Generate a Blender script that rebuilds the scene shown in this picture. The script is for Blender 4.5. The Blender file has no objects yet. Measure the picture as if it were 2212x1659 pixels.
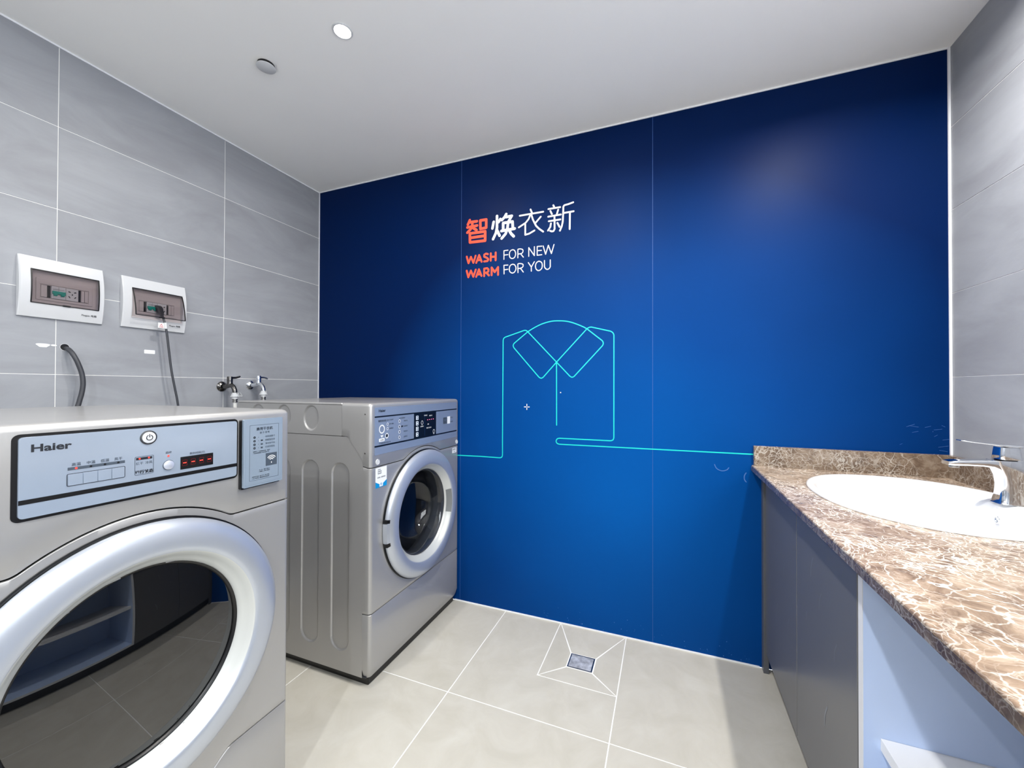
import bpy, bmesh, math, random
from math import sin, cos, pi, radians, sqrt, hypot
from mathutils import Vector, Matrix
from mathutils.geometry import delaunay_2d_cdt

# ------------------------------------------------------------------ camera, world, lamps, exposure
SC = bpy.context.scene
COL = SC.collection
CAM_LOC = (2.0590, -1.9090, 1.1501)
YAW, PITCH, ROLL = 0.370758, 0.008318, 0.002871
cd = bpy.data.cameras.new('camera'); cam = bpy.data.objects.new('camera', cd); COL.objects.link(cam)
F = Vector((-sin(YAW)*cos(PITCH), cos(YAW)*cos(PITCH), sin(PITCH)))
R0 = Vector((cos(YAW), sin(YAW), 0)); U0 = R0.cross(F)
RR = R0*cos(ROLL)+U0*sin(ROLL); UU = -R0*sin(ROLL)+U0*cos(ROLL)
m = Matrix((RR, UU, -F)).transposed().to_4x4(); m.translation = CAM_LOC
cam.matrix_world = m
cd.sensor_width = 36.0; cd.lens = 859.44/2212*36.0; cd.clip_start = 0.02
SC.camera = cam

world = bpy.data.worlds.new('world'); SC.world = world; world.use_nodes = True
world.node_tree.nodes['Background'].inputs[0].default_value = (0.93, 0.96, 1.0, 1)
world.node_tree.nodes['Background'].inputs[1].default_value = 8.0

SC.view_settings.view_transform = 'Standard'; SC.view_settings.look = 'None'
SC.view_settings.gamma = 1.0; SC.view_settings.use_curve_mapping = False
SC.view_settings.exposure = 0.12
H = 2.386; W = 3.014; YR = -3.4
#        x      y      watts  colour
LAMPS = [(0.975, -0.845, 9, (1.0, 0.965, 0.91)),
         (1.715, -1.150, 17, (1.0, 0.965, 0.91)),
         (2.640, -0.720, 22, (1.0, 0.97, 0.93)),
         (1.140, -3.050, 12, (1.0, 0.97, 0.93)),
         (0.380, -2.690, 8, (1.0, 0.97, 0.93)),
         (1.750, -2.850, 28, (0.94, 0.97, 1.0))]  # last lamp is an added, unseen fill for the shelf unit's side
for i, (x, y, w, c) in enumerate(LAMPS):
    ld = bpy.data.lights.new('downlight_lamp', 'AREA'); lo = bpy.data.objects.new('downlight_lamp', ld); COL.objects.link(lo)
    lo.location = (x, y, H-0.004); ld.energy = w; ld.shape = 'DISK'; ld.size = 0.045; ld.color = c
    if i == 2: ld.spread = radians(160)      # the fitting over the basin is a deep-set spot

# fill light comes through an added, unseen window in the right-hand wall; the portal only guides sampling
WY0, WY1, WZ0, WZ1 = -3.0, -1.2, 1.192, 2.092
pd = bpy.data.lights.new('added_window_portal', 'AREA'); po = bpy.data.objects.new('added_window_portal', pd); COL.objects.link(po)
pd.shape = 'RECTANGLE'; pd.size = WZ1-WZ0; pd.size_y = WY1-WY0; pd.cycles.is_portal = True
po.location = (W+.055, (WY0+WY1)/2, (WZ0+WZ1)/2); po.rotation_euler = (0, radians(90), 0)

# ------------------------------------------------------------------ materials
def lin(c):
    return tuple(((v/255)/12.92 if v/255 <= 0.04045 else ((v/255+0.055)/1.055)**2.4) for v in c[:3])+(1,)
def mat(name, c, rough=0.5, metal=0.0, ior=1.5, coat=0.0, emit=0.0, noise=0.0, nscale=8.0, bump=0.0, bscale=200.0, spec=0.5, alpha=1.0):
    M = bpy.data.materials.new(name); M.use_nodes = True; nt = M.node_tree; N = nt.nodes; L = nt.links
    b = N['Principled BSDF']; col = lin(c)
    b.inputs['Base Color'].default_value = col; b.inputs['Roughness'].default_value = rough
    b.inputs['Metallic'].default_value = metal; b.inputs['IOR'].default_value = ior
    b.inputs['Coat Weight'].default_value = coat; b.inputs['Specular IOR Level'].default_value = spec
    if coat: b.inputs['Coat Roughness'].default_value = 0.08
    if emit:
        b.inputs['Emission Color'].default_value = col; b.inputs['Emission Strength'].default_value = emit
    tc = N.new('ShaderNodeTexCoord')
    ns = N.new('ShaderNodeTexNoise'); ns.inputs['Scale'].default_value = nscale; ns.inputs['Detail'].default_value = 6
    L.new(tc.outputs['Object'], ns.inputs['Vector'])
    a = noise if noise else 0.01
    mr = N.new('ShaderNodeMapRange'); L.new(ns.outputs['Fac'], mr.inputs['Value'])
    mr.inputs['From Min'].default_value = 0.25; mr.inputs['From Max'].default_value = 0.75
    mr.inputs['To Min'].default_value = 1-a; mr.inputs['To Max'].default_value = 1+a
    mx = N.new('ShaderNodeVectorMath'); mx.operation = 'SCALE'; mx.inputs[0].default_value = col[:3]
    L.new(mr.outputs['Result'], mx.inputs['Scale']); L.new(mx.outputs['Vector'], b.inputs['Base Color'])
    if bump:
        n2 = N.new('ShaderNodeTexNoise'); n2.inputs['Scale'].default_value = bscale
        L.new(tc.outputs['Object'], n2.inputs['Vector'])
        bp = N.new('ShaderNodeBump'); bp.inputs['Strength'].default_value = bump; bp.inputs['Distance'].default_value = 0.001
        L.new(n2.outputs['Fac'], bp.inputs['Height']); L.new(bp.outputs['Normal'], b.inputs['Normal'])
    return M
def cloud_mat(name, c1, c2, c3, rough, scale=2.2, stretch=(1, 1, 3), tint=None):
    """stone look tile: broad clouds plus fine streaks"""
    M = bpy.data.materials.new(name); M.use_nodes = True; nt = M.node_tree; N = nt.nodes; L = nt.links
    b = N['Principled BSDF']; b.inputs['Roughness'].default_value = rough
    tc = N.new('ShaderNodeTexCoord'); mp = N.new('ShaderNodeMapping'); mp.inputs['Scale'].default_value = stretch
    oi = N.new('ShaderNodeObjectInfo'); ad = N.new('ShaderNodeVectorMath'); ad.operation = 'ADD'
    sc = N.new('ShaderNodeVectorMath'); sc.operation = 'SCALE'; sc.inputs[0].default_value = (7.3, 3.1, 5.7)
    L.new(oi.outputs['Random'], sc.inputs['Scale'])
    L.new(tc.outputs['Object'], ad.inputs[0]); L.new(sc.outputs['Vector'], ad.inputs[1])
    L.new(ad.outputs['Vector'], mp.inputs['Vector'])
    n1 = N.new('ShaderNodeTexNoise'); n1.inputs['Scale'].default_value = scale; n1.inputs['Detail'].default_value = 9
    n1.inputs['Roughness'].default_value = 0.62; n1.inputs['Distortion'].default_value = 0.8
    L.new(mp.outputs['Vector'], n1.inputs['Vector'])
    cr = N.new('ShaderNodeValToRGB'); e = cr.color_ramp.elements
    e[0].position = 0.3; e[0].color = lin(c1); e[1].position = 0.72; e[1].color = lin(c3)
    x = e.new(0.5); x.color = lin(c2)
    L.new(n1.outputs['Fac'], cr.inputs['Fac']); L.new(cr.outputs['Color'], b.inputs['Base Color'])
    n2 = N.new('ShaderNodeTexNoise'); n2.inputs['Scale'].default_value = 45; L.new(mp.outputs['Vector'], n2.inputs['Vector'])
    bp = N.new('ShaderNodeBump'); bp.inputs['Strength'].default_value = 0.06; bp.inputs['Distance'].default_value = 0.002
    L.new(n2.outputs['Fac'], bp.inputs['Height']); L.new(bp.outputs['Normal'], b.inputs['Normal'])
    return M
def marble_mat(name='brown_marble', k=1.0):
    M = bpy.data.materials.new(name); M.use_nodes = True; nt = M.node_tree; N = nt.nodes; L = nt.links
    b = N['Principled BSDF']; b.inputs['Roughness'].default_value = 0.16
    tc = N.new('ShaderNodeTexCoord')
    nd = N.new('ShaderNodeTexNoise'); nd.inputs['Scale'].default_value = 9; nd.inputs['Detail'].default_value = 5
    L.new(tc.outputs['Object'], nd.inputs['Vector'])
    sb = N.new('ShaderNodeVectorMath'); sb.operation = 'SUBTRACT'; sb.inputs[1].default_value = (.5, .5, .5); L.new(nd.outputs['Color'], sb.inputs[0])
    ms = N.new('ShaderNodeVectorMath'); ms.operation = 'SCALE'; ms.inputs['Scale'].default_value = 0.14; L.new(sb.outputs['Vector'], ms.inputs[0])
    ad = N.new('ShaderNodeVectorMath'); ad.operation = 'ADD'; L.new(tc.outputs['Object'], ad.inputs[0]); L.new(ms.outputs['Vector'], ad.inputs[1])
    def veins(scale, width):
        v = N.new('ShaderNodeTexVoronoi'); v.feature = 'DISTANCE_TO_EDGE'; v.inputs['Scale'].default_value = scale
        L.new(ad.outputs['Vector'], v.inputs['Vector'])
        r = N.new('ShaderNodeMapRange'); r.inputs['From Min'].default_value = 0; r.inputs['From Max'].default_value = width
        r.inputs['To Min'].default_value = 1; r.inputs['To Max'].default_value = 0
        L.new(v.outputs['Distance'], r.inputs['Value']); return r.outputs['Result']
    v1 = veins(26, 0.045); v2 = veins(58, 0.075)
    nm = N.new('ShaderNodeTexNoise'); nm.inputs['Scale'].default_value = 6; nm.inputs['Detail'].default_value = 3; L.new(tc.outputs['Object'], nm.inputs['Vector'])
    mk = N.new('ShaderNodeMapRange'); mk.inputs['From Min'].default_value = .38; mk.inputs['From Max'].default_value = .62; L.new(nm.outputs['Fac'], mk.inputs['Value'])
    m2 = N.new('ShaderNodeMath'); m2.operation = 'MULTIPLY'; L.new(v2, m2.inputs[0]); L.new(mk.outputs['Result'], m2.inputs[1])
    nk = N.new('ShaderNodeTexNoise'); nk.inputs['Scale'].default_value = 11; nk.inputs['Detail'].default_value = 2; L.new(ad.outputs['Vector'], nk.inputs['Vector'])
    mk1 = N.new('ShaderNodeMapRange'); mk1.inputs['From Min'].default_value = .36; mk1.inputs['From Max'].default_value = .60; mk1.inputs['To Min'].default_value = .12; L.new(nk.outputs['Fac'], mk1.inputs['Value'])
    m1 = N.new('ShaderNodeMath'); m1.operation = 'MULTIPLY'; L.new(v1, m1.inputs[0]); L.new(mk1.outputs['Result'], m1.inputs[1])
    mxx = N.new('ShaderNodeMath'); mxx.operation = 'MAXIMUM'; L.new(m1.outputs[0], mxx.inputs[0]); L.new(m2.outputs[0], mxx.inputs[1])
    nb = N.new('ShaderNodeTexNoise'); nb.inputs['Scale'].default_value = 16; nb.inputs['Detail'].default_value = 8; nb.inputs['Roughness'].default_value = .65; nb.inputs['Distortion'].default_value = 1.2
    L.new(tc.outputs['Object'], nb.inputs['Vector'])
    cr = N.new('ShaderNodeValToRGB'); e = cr.color_ramp.elements
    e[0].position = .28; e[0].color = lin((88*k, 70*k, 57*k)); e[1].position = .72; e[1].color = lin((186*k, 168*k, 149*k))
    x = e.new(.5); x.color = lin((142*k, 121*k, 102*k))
    L.new(nb.outputs['Fac'], cr.inputs['Fac'])
    mc = N.new('ShaderNodeMix'); mc.data_type = 'RGBA'; L.new(mxx.outputs[0], mc.inputs[0])
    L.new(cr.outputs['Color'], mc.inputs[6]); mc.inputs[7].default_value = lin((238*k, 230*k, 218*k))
    L.new(mc.outputs[2], b.inputs['Base Color'])
    return M
def blue_mat():
    """printed laminate mural: a deep navy ground with a brighter blue bloom in the artwork, set low to paint in floor reflection too"""
    M = bpy.data.materials.new('blue_laminate'); M.use_nodes = True; nt = M.node_tree; N = nt.nodes; L = nt.links
    b = N['Principled BSDF']; b.inputs['Roughness'].default_value = 0.44; b.inputs['Specular IOR Level'].default_value = 0.07
    g = N.new('ShaderNodeNewGeometry'); sx = N.new('ShaderNodeSeparateXYZ'); L.new(g.outputs['Position'], sx.inputs[0])
    def mth(op, a, c, bb=None):
        n = N.new('ShaderNodeMath'); n.operation = op
        for k, v in enumerate((a, c, bb)):
            if v is None: continue
            if isinstance(v, (int, float)): n.inputs[k].default_value = v
            else: L.new(v, n.inputs[k])
        return n.outputs[0]
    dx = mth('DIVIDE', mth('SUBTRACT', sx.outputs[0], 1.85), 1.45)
    dz = mth('DIVIDE', mth('SUBTRACT', sx.outputs[2], 0.60), 1.65)  # bloom centred low, so the print colour also carries the floor's reflection
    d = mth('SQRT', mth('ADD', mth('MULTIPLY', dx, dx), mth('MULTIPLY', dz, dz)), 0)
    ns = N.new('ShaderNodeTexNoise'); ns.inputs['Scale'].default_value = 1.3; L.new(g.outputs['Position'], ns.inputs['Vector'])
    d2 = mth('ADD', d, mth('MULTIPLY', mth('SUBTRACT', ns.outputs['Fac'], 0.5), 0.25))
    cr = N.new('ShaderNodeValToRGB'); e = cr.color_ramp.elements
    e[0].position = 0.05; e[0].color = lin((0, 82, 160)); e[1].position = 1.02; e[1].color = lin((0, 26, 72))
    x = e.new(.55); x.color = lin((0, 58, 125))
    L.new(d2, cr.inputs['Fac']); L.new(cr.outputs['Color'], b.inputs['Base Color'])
    n2 = N.new('ShaderNodeTexNoise'); n2.inputs['Scale'].default_value = 5; L.new(g.outputs['Position'], n2.inputs['Vector'])
    bp = N.new('ShaderNodeBump'); bp.inputs['Strength'].default_value = 0.05; bp.inputs['Distance'].default_value = 0.004
    L.new(n2.outputs['Fac'], bp.inputs['Height']); L.new(bp.outputs['Normal'], b.inputs['Normal'])
    return M
def thin_glass(name, tint, refl_rough=0.02, gloss=1.0, ior=1.5):
    M = bpy.data.materials.new(name); M.use_nodes = True; nt = M.node_tree; N = nt.nodes; L = nt.links
    N.remove(N['Principled BSDF']); out = N['Material Output']
    t = N.new('ShaderNodeBsdfTransparent'); t.inputs[0].default_value = tint+(1,)
    gl = N.new('ShaderNodeBsdfGlossy'); gl.inputs['Roughness'].default_value = refl_rough
    lw = N.new('ShaderNodeLayerWeight'); lw.inputs['Blend'].default_value = 0.5
    pw = N.new('ShaderNodeMath'); pw.operation = 'POWER'; pw.inputs[1].default_value = 5; L.new(lw.outputs['Facing'], pw.inputs[0])
    ma = N.new('ShaderNodeMath'); ma.operation = 'MULTIPLY_ADD'; ma.inputs[1].default_value = 0.7*gloss; ma.inputs[2].default_value = 0.04*gloss; L.new(pw.outputs[0], ma.inputs[0])
    mx = N.new('ShaderNodeMixShader'); L.new(ma.outputs[0], mx.inputs[0]); L.new(t.outputs[0], mx.inputs[1]); L.new(gl.outputs[0], mx.inputs[2])
    L.new(mx.outputs[0], out.inputs['Surface']); return M

m_tile = cloud_mat('grey_wall_tile', (141, 143, 149), (151, 154, 160), (161, 164, 170), 0.50, 2.0, (1, 1, 3.2))
m_floor = cloud_mat('beige_floor_tile', (184, 180, 168), (191, 187, 176), (198, 195, 185), 0.42, 7.0, (1, 1, 1))
m_grout = mat('white_grout', (236, 236, 234), 0.8, noise=.03, nscale=30)
m_ceil = mat('ceiling_paint', (249, 249, 247), 0.65, noise=.012, nscale=2.5)
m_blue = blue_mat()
m_bluegap = mat('panel_joint', (56, 96, 162), 0.5)
m_bead = mat('white_bead', (236, 238, 242), 0.4)
m_body = mat('silver_machine_paint', (176, 175, 174), 0.34, metal=0.50, coat=0.3, bump=.05, bscale=900)
m_fascia = mat('silver_fascia_film', (142, 156, 178), 0.25, metal=0.3, coat=.3)
m_panel = mat('pale_control_panel', (160, 173, 190), 0.20, metal=0.30, coat=0.5)
m_plate = mat('instruction_plate_silver', (154, 170, 186), 0.25, metal=0.35, coat=.3)
m_ring = mat('silver_door_ring', (196, 202, 212), 0.33, metal=0.60, coat=.25, bump=.03, bscale=1200)
m_ring2 = mat('light_door_bevel', (205, 207, 204), 0.35, metal=0.2)
m_black = mat('black_plastic', (9, 9, 11), 0.35)
m_dark = mat('dark_grey_plastic', (48, 50, 55), 0.45)
m_rub = mat('grey_rubber', (52, 54, 58), 0.6)
m_dglass = mat('dark_door_glass', (4, 5, 7), 0.015, ior=1.95, spec=0.5)
m_wglass = thin_glass('clear_door_glass', (0.74, 0.78, 0.85), 0.02, gloss=1.6)
m_pane = thin_glass('added_window_glass', (0.97, 0.98, 0.98), 0.01)
m_tint = thin_glass('smoked_cover', (0.80, 0.775, 0.78), 0.08)
m_drum = mat('steel_drum', (96, 104, 120), 0.28, metal=.9, bump=.3, bscale=70)
m_chrome = mat('chrome', (235, 238, 242), 0.06, metal=1.0)
m_steel = mat('brushed_steel', (178, 176, 172), 0.25, metal=1.0, noise=.15, nscale=60, bump=.2, bscale=300)
m_darksteel = mat('dark_nickel', (110, 108, 106), 0.22, metal=1.0)
m_white = mat('white_plastic', (204, 206, 209), 0.3)
m_inner = mat('cream_insert', (196, 190, 190), 0.45)
m_teal = mat('teal_switch', (0, 150, 135), 0.4)
m_cable = mat('grey_cable', (58, 60, 66), 0.45)
m_hose = mat('white_hose', (215, 215, 212), 0.4)
m_paper = mat('white_sticker', (238, 240, 242), 0.5)
m_cyan = mat('cyan_print', (0, 140, 205), 0.45)
m_ink = mat('black_ink', (22, 26, 34), 0.5)
m_ink2 = mat('grey_ink', (66, 76, 88), 0.5)
m_wink = mat('white_ink', (228, 230, 232), 0.5)
m_orange = mat('orange_red_print', (255, 78, 44), 0.5)
m_paleblue = mat('pale_blue_print', (226, 234, 246), 0.5)
m_cyanline = mat('turquoise_print', (0, 206, 200), 0.5)
m_led = mat('red_led', (255, 60, 50), 0.4, emit=1.3)
m_leddim = mat('red_segment', (90, 12, 14), 0.4)
m_pinkled = mat('pink_led', (255, 120, 170), 0.4, emit=1.2)
m_button = mat('silver_button', (205, 210, 222), 0.25, metal=.4)
m_marble = marble_mat()
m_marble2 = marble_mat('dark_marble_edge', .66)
m_marble3 = marble_mat('upstand_marble_shaded', .82)  # same stone as the counter, darkened to paint in the upstands' weaker light
m_ceramic = mat('white_ceramic', (240, 241, 242), 0.08, coat=.5)
m_door = mat('grey_cabinet_laminate', (104, 104, 105), 0.30, bump=.03, bscale=30)
m_filler = mat('grey_edge_strip', (86, 89, 95), 0.35)
m_kick = mat('charcoal_kickboard', (58, 60, 66), 0.4)
m_whiteedge = mat('white_edge_band', (232, 234, 238), 0.4)
m_lblue = mat('pale_blue_laminate', (198, 218, 252), 0.32)
m_lampglass = mat('lamp_glass', (255, 250, 242), 0.4, emit=14.0)
m_drain = mat('scratched_steel', (205, 206, 208), 0.42, metal=.5, noise=.55, nscale=38, bump=.4, bscale=90)
m_plaster = mat('plaster_smear', (226, 228, 230), 0.8)  # the filler's own white

# ------------------------------------------------------------------ mesh helpers (all coordinates are room coordinates in metres)
ORG = {}
class MB:
    def __init__(s): s.v = []; s.f = []
    def add(s, vs, fs):
        o = len(s.v); s.v += [tuple(p) for p in vs]; s.f += [tuple(i+o for i in q) for q in fs]; return s
    def box(s, x0, x1, y0, y1, z0, z1):
        return s.add([(x0,y0,z0),(x1,y0,z0),(x1,y1,z0),(x0,y1,z0),(x0,y0,z1),(x1,y0,z1),(x1,y1,z1),(x0,y1,z1)],
                     [(0,3,2,1),(4,5,6,7),(0,1,5,4),(1,2,6,5),(2,3,7,6),(3,0,4,7)])
    def rings(s, rings, cap0=True, cap1=True, closed=True):
        n = len(rings[0]); o = len(s.v)
        for r in rings: s.v += [tuple(p) for p in r]
        for i in range(len(rings)-1):
            for j in range(n if closed else n-1):
                k = (j+1) % n
                s.f.append((o+i*n+j, o+i*n+k, o+(i+1)*n+k, o+(i+1)*n+j))
        if cap0: s.f.append(tuple(o+j for j in range(n))[::-1])
        if cap1: s.f.append(tuple(o+(len(rings)-1)*n+j for j in range(n)))
        return s
    def lathe(s, prof, c, axis='x', n=64, cap0=False, cap1=False):
        """prof: (radius, offset along axis) from centre c"""
        rs = []
        for r, d in prof:
            ring = []
            for k in range(n):
                a = 2*pi*k/n; u, w = r*cos(a), r*sin(a)
                if axis == 'x': ring.append((c[0]+d, c[1]+u, c[2]+w))
                elif axis == 'y': ring.append((c[0]+w, c[1]+d, c[2]+u))
                else: ring.append((c[0]+u, c[1]+w, c[2]+d))
            rs.append(ring)
        return s.rings(rs, cap0, cap1)
    def tube(s, pts, r, n=12, cap=True):
        P = [Vector(p) for p in pts]; rs = []; up = Vector((0.123, 0.456, 0.881))
        for i, p in enumerate(P):
            t = (P[min(i+1, len(P)-1)]-P[max(i-1, 0)]).normalized()
            a = t.cross(up).normalized() if abs(t.dot(up)) < .98 else t.cross(Vector((1, 0, 0))).normalized()
            b = t.cross(a); q = r[i] if isinstance(r, (list, tuple)) else r
            rs.append([p+a*q*cos(2*pi*k/n)+b*q*sin(2*pi*k/n) for k in range(n)])
            up = b if False else up
        return s.rings(rs, cap, cap)
def origin(parent):
    return ORG.get(parent.name, Vector((0, 0, 0))) if parent else Vector((0, 0, 0))
def obj(name, mb, material, parent=None, smooth=None, bevel=0.0, bseg=3, label=None, cat=None, kind=None, group=None, loc=None):
    me = bpy.data.meshes.new(name)
    og = origin(parent) if parent else (Vector(loc) if loc else Vector((0, 0, 0)))
    me.from_pydata([(p[0]-og.x, p[1]-og.y, p[2]-og.z) for p in mb.v], [], mb.f); me.validate(); me.update()
    bm = bmesh.new(); bm.from_mesh(me); bmesh.ops.recalc_face_normals(bm, faces=bm.faces); bm.to_mesh(me); bm.free()
    me.materials.append(material)
    if smooth:
        for p in me.polygons: p.use_smooth = True
        me.set_sharp_from_angle(angle=radians(smooth))
    o = bpy.data.objects.new(name, me); COL.objects.link(o)
    if parent: o.parent = parent
    else: o.location = og
    ORG[o.name] = og
    if bevel:
        b = o.modifiers.new('bevel', 'BEVEL'); b.width = bevel; b.segments = bseg; b.limit_method = 'ANGLE'; b.angle_limit = radians(40)
        b.harden_normals = True
        for p in me.polygons: p.use_smooth = True
    tag(o, label, cat, kind, group)
    return o
def tag(o, label=None, cat=None, kind=None, group=None):
    for k, v in (('label', label), ('category', cat), ('kind', kind), ('group', group)):
        if v: o[k] = v
    return o
def empty(name, loc, label, cat, group=None, kind=None):
    o = bpy.data.objects.new(name, None); COL.objects.link(o); o.location = loc; ORG[o.name] = Vector(loc)
    o.empty_display_size = 0.05
    return tag(o, label, cat, kind, group)
def bx(name, x0, x1, y0, y1, z0, z1, material, parent=None, bevel=0.0, **k):
    return obj(name, MB().box(x0, x1, y0, y1, z0, z1), material, parent, bevel=bevel, **k)
# planes: map (u, v, d) to room coordinates.  'x': u=y v=z d along +x ; 'y': u=x v=z d along -y ; 'z': u=x v=y d along +z
def pm(plane, base):
    if plane == 'x': return lambda u, v, d: (base+d, u, v)
    if plane == 'y': return lambda u, v, d: (u, base-d, v)
    return lambda u, v, d: (u, v, base+d)
def inside(p, poly):
    c = False; n = len(poly)
    for i in range(n):
        a, b = poly[i], poly[i-1]
        if (a[1] > p[1]) != (b[1] > p[1]) and p[0] < (b[0]-a[0])*(p[1]-a[1])/(b[1]-a[1])+a[0]: c = not c
    return c
def prism(mb, outline, holes, M, d0, d1):
    loops = [outline]+list(holes); vs = []; es = []
    for lp in loops:
        o = len(vs); vs += [Vector(p) for p in lp]; es += [(o+i, o+(i+1) % len(lp)) for i in range(len(lp))]
    V, E, FF, *_ = delaunay_2d_cdt(vs, es, [], 0, 1e-7)
    keep = []
    for f in FF:
        c = (sum(V[i][0] for i in f)/len(f), sum(V[i][1] for i in f)/len(f))
        if inside(c, outline) and not any(inside(c, h) for h in holes): keep.append(tuple(f))
    n = len(V); pts = [M(p[0], p[1], d1) for p in V]+[M(p[0], p[1], d0) for p in V]
    fs = list(keep)+[tuple(i+n for i in reversed(f)) for f in keep]
    cnt = {}
    for f in keep:
        for i in range(len(f)):
            a, b = f[i], f[(i+1) % len(f)]; cnt[(a, b)] = 1
    for (a, b) in list(cnt):
        if (b, a) not in cnt: fs.append((b, a, a+n, b+n))
    return mb.add(pts, fs)
def rrect(x0, x1, y0, y1, r, n=6):
    out = []
    for cx, cy, a0 in ((x1-r, y1-r, 0), (x0+r, y1-r, 90), (x0+r, y0+r, 180), (x1-r, y0+r, 270)):
        for k in range(n+1):
            a = radians(a0+90*k/n); out.append((cx+r*cos(a), cy+r*sin(a)))
    return out
def circ(cx, cy, r, n=48): return [(cx+r*cos(2*pi*k/n), cy+r*sin(2*pi*k/n)) for k in range(n)]
SK = [0]
def stroke(mb, pts, w, M, d0_, caps=True):
    h = w/2
    for i in range(len(pts)-1):
        a, b = pts[i], pts[i+1]; L = hypot(b[0]-a[0], b[1]-a[1])
        if L < 1e-7: continue
        nx, ny = -(b[1]-a[1])/L*h, (b[0]-a[0])/L*h
        SK[0] = (SK[0]+1) % 23; d = d0_+SK[0]*.000012
        mb.add([M(a[0]+nx, a[1]+ny, d), M(b[0]+nx, b[1]+ny, d), M(b[0]-nx, b[1]-ny, d), M(a[0]-nx, a[1]-ny, d)], [(0, 1, 2, 3)])
    if caps:
        for p in pts:
            SK[0] = (SK[0]+1) % 23; d = d0_+SK[0]*.000012
            mb.add([M(p[0]+h*cos(k*pi/6), p[1]+h*sin(k*pi/6), d) for k in range(12)], [tuple(range(12))])
    return mb
def text(body, size, u, v, plane, base, d, material, parent, name='lettering', bold=0.0, sx=1.0, align='LEFT', spacing=1.0, label=None):
    cu = bpy.data.curves.new('t', 'FONT'); cu.body = body; cu.size = size; cu.align_x = align; cu.offset = bold if bold else size*.012; cu.space_character = spacing
    cu.resolution_u = 3
    to = bpy.data.objects.new('t', cu); COL.objects.link(to)
    dg = bpy.context.evaluated_depsgraph_get(); dg.update()
    me = bpy.data.meshes.new_from_object(to.evaluated_get(dg))
    M = pm(plane, base); mb = MB()
    mb.add([M(u+p.co.x*sx, v+p.co.y, d) for p in me.vertices], [tuple(f.vertices) for f in me.polygons])
    bpy.data.objects.remove(to); bpy.data.meshes.remove(me); bpy.data.curves.remove(cu)
    return obj(name, mb, material, parent, label=label)
def smoothstep(a, b, x):
    t = min(1, max(0, (x-a)/(b-a))); return t*t*(3-2*t)
def spline(pts, n=8):
    P = [Vector(p) for p in pts]; out = []
    for i in range(len(P)-1):
        p0, p1, p2, p3 = P[max(i-1, 0)], P[i], P[i+1], P[min(i+2, len(P)-1)]
        for k in range(n):
            t = k/n; out.append(0.5*((2*p1)+(-p0+p2)*t+(2*p0-5*p1+4*p2-p3)*t*t+(-p0+3*p1-3*p2+p3)*t**3))
    out.append(P[-1]); return out
T_Z=[((1.071,2.049),(1.06,2.027)),((1.072,2.038),(1.114,2.037)),((1.057,2.012),(1.115,2.014)),((1.087,2.036),(1.086,2.015),(1.077,2),(1.057,1.984)),((1.092,2.004),(1.112,1.99)),((1.134,2.038),(1.169,2.038),(1.169,1.995),(1.135,1.993),(1.134,2.038),(1.169,2.038)),((1.072,1.977),(1.163,1.976),(1.163,1.927),(1.073,1.929),(1.072,1.977),(1.163,1.976)),((1.074,1.953),(1.161,1.953))]
T_H=[((1.212,2.019),(1.205,1.986)),((1.231,2.047),(1.231,1.986),(1.225,1.959),(1.209,1.929)),((1.25,2.028),(1.24,2.014)),((1.23,1.975),(1.246,1.942)),((1.283,2.049),(1.273,2.034),(1.259,2.022)),((1.282,2.034),(1.314,2.035),(1.297,2.011)),((1.266,1.97),(1.266,2.005),(1.318,2.005),(1.32,1.97)),((1.256,1.965),(1.33,1.967)),((1.294,2.006),(1.29,1.974),(1.28,1.947),(1.258,1.926)),((1.301,1.96),(1.311,1.943),(1.325,1.928))]
T_Y=[((1.416,2.052),(1.424,2.033)),((1.358,2.029),(1.483,2.03)),((1.417,2.03),(1.406,2.005),(1.39,1.988),(1.353,1.97)),((1.388,1.98),(1.388,1.927),(1.409,1.93),(1.437,1.942)),((1.42,2.026),(1.429,1.998),(1.446,1.964),(1.462,1.947),(1.483,1.93)),((1.47,2.007),(1.443,1.98))]
T_X=[((1.535,2.054),(1.541,2.041)),((1.51,2.039),(1.57,2.039)),((1.52,2.028),(1.528,2.011)),((1.56,2.028),(1.553,2.006)),((1.509,2.001),(1.573,2.002)),((1.512,1.978),(1.571,1.978)),((1.541,2),(1.542,1.935),(1.536,1.925),(1.527,1.925),(1.519,1.929)),((1.523,1.965),(1.52,1.948),(1.508,1.932)),((1.556,1.963),(1.567,1.942)),((1.635,2.052),(1.611,2.047),(1.591,2.045),(1.586,2.039),(1.585,2.003),(1.583,1.965),(1.578,1.942),(1.569,1.923)),((1.588,2.007),(1.637,2.008)),((1.619,2.005),(1.618,1.924))]
T_W1=[((1.054,1.854),(1.065,1.818),(1.079,1.85),(1.094,1.817),(1.107,1.853)),((1.111,1.815),(1.128,1.854),(1.143,1.817)),((1.119,1.827),(1.139,1.828)),((1.179,1.853),(1.168,1.857),(1.158,1.852),(1.158,1.842),(1.174,1.834),(1.182,1.825),(1.177,1.817),(1.158,1.817)),((1.196,1.855),(1.196,1.817)),((1.224,1.856),(1.224,1.816)),((1.196,1.836),(1.224,1.835))]
T_W2=[((1.054,1.778),(1.064,1.742),(1.079,1.776),(1.094,1.742),(1.108,1.778)),((1.111,1.74),(1.127,1.778),(1.142,1.742)),((1.119,1.751),(1.138,1.752)),((1.158,1.739),(1.158,1.778),(1.175,1.779),(1.183,1.771),(1.182,1.761),(1.173,1.756),(1.158,1.756)),((1.171,1.756),(1.185,1.74)),((1.201,1.74),(1.201,1.78),(1.219,1.754),(1.238,1.778),(1.238,1.738))]
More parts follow.
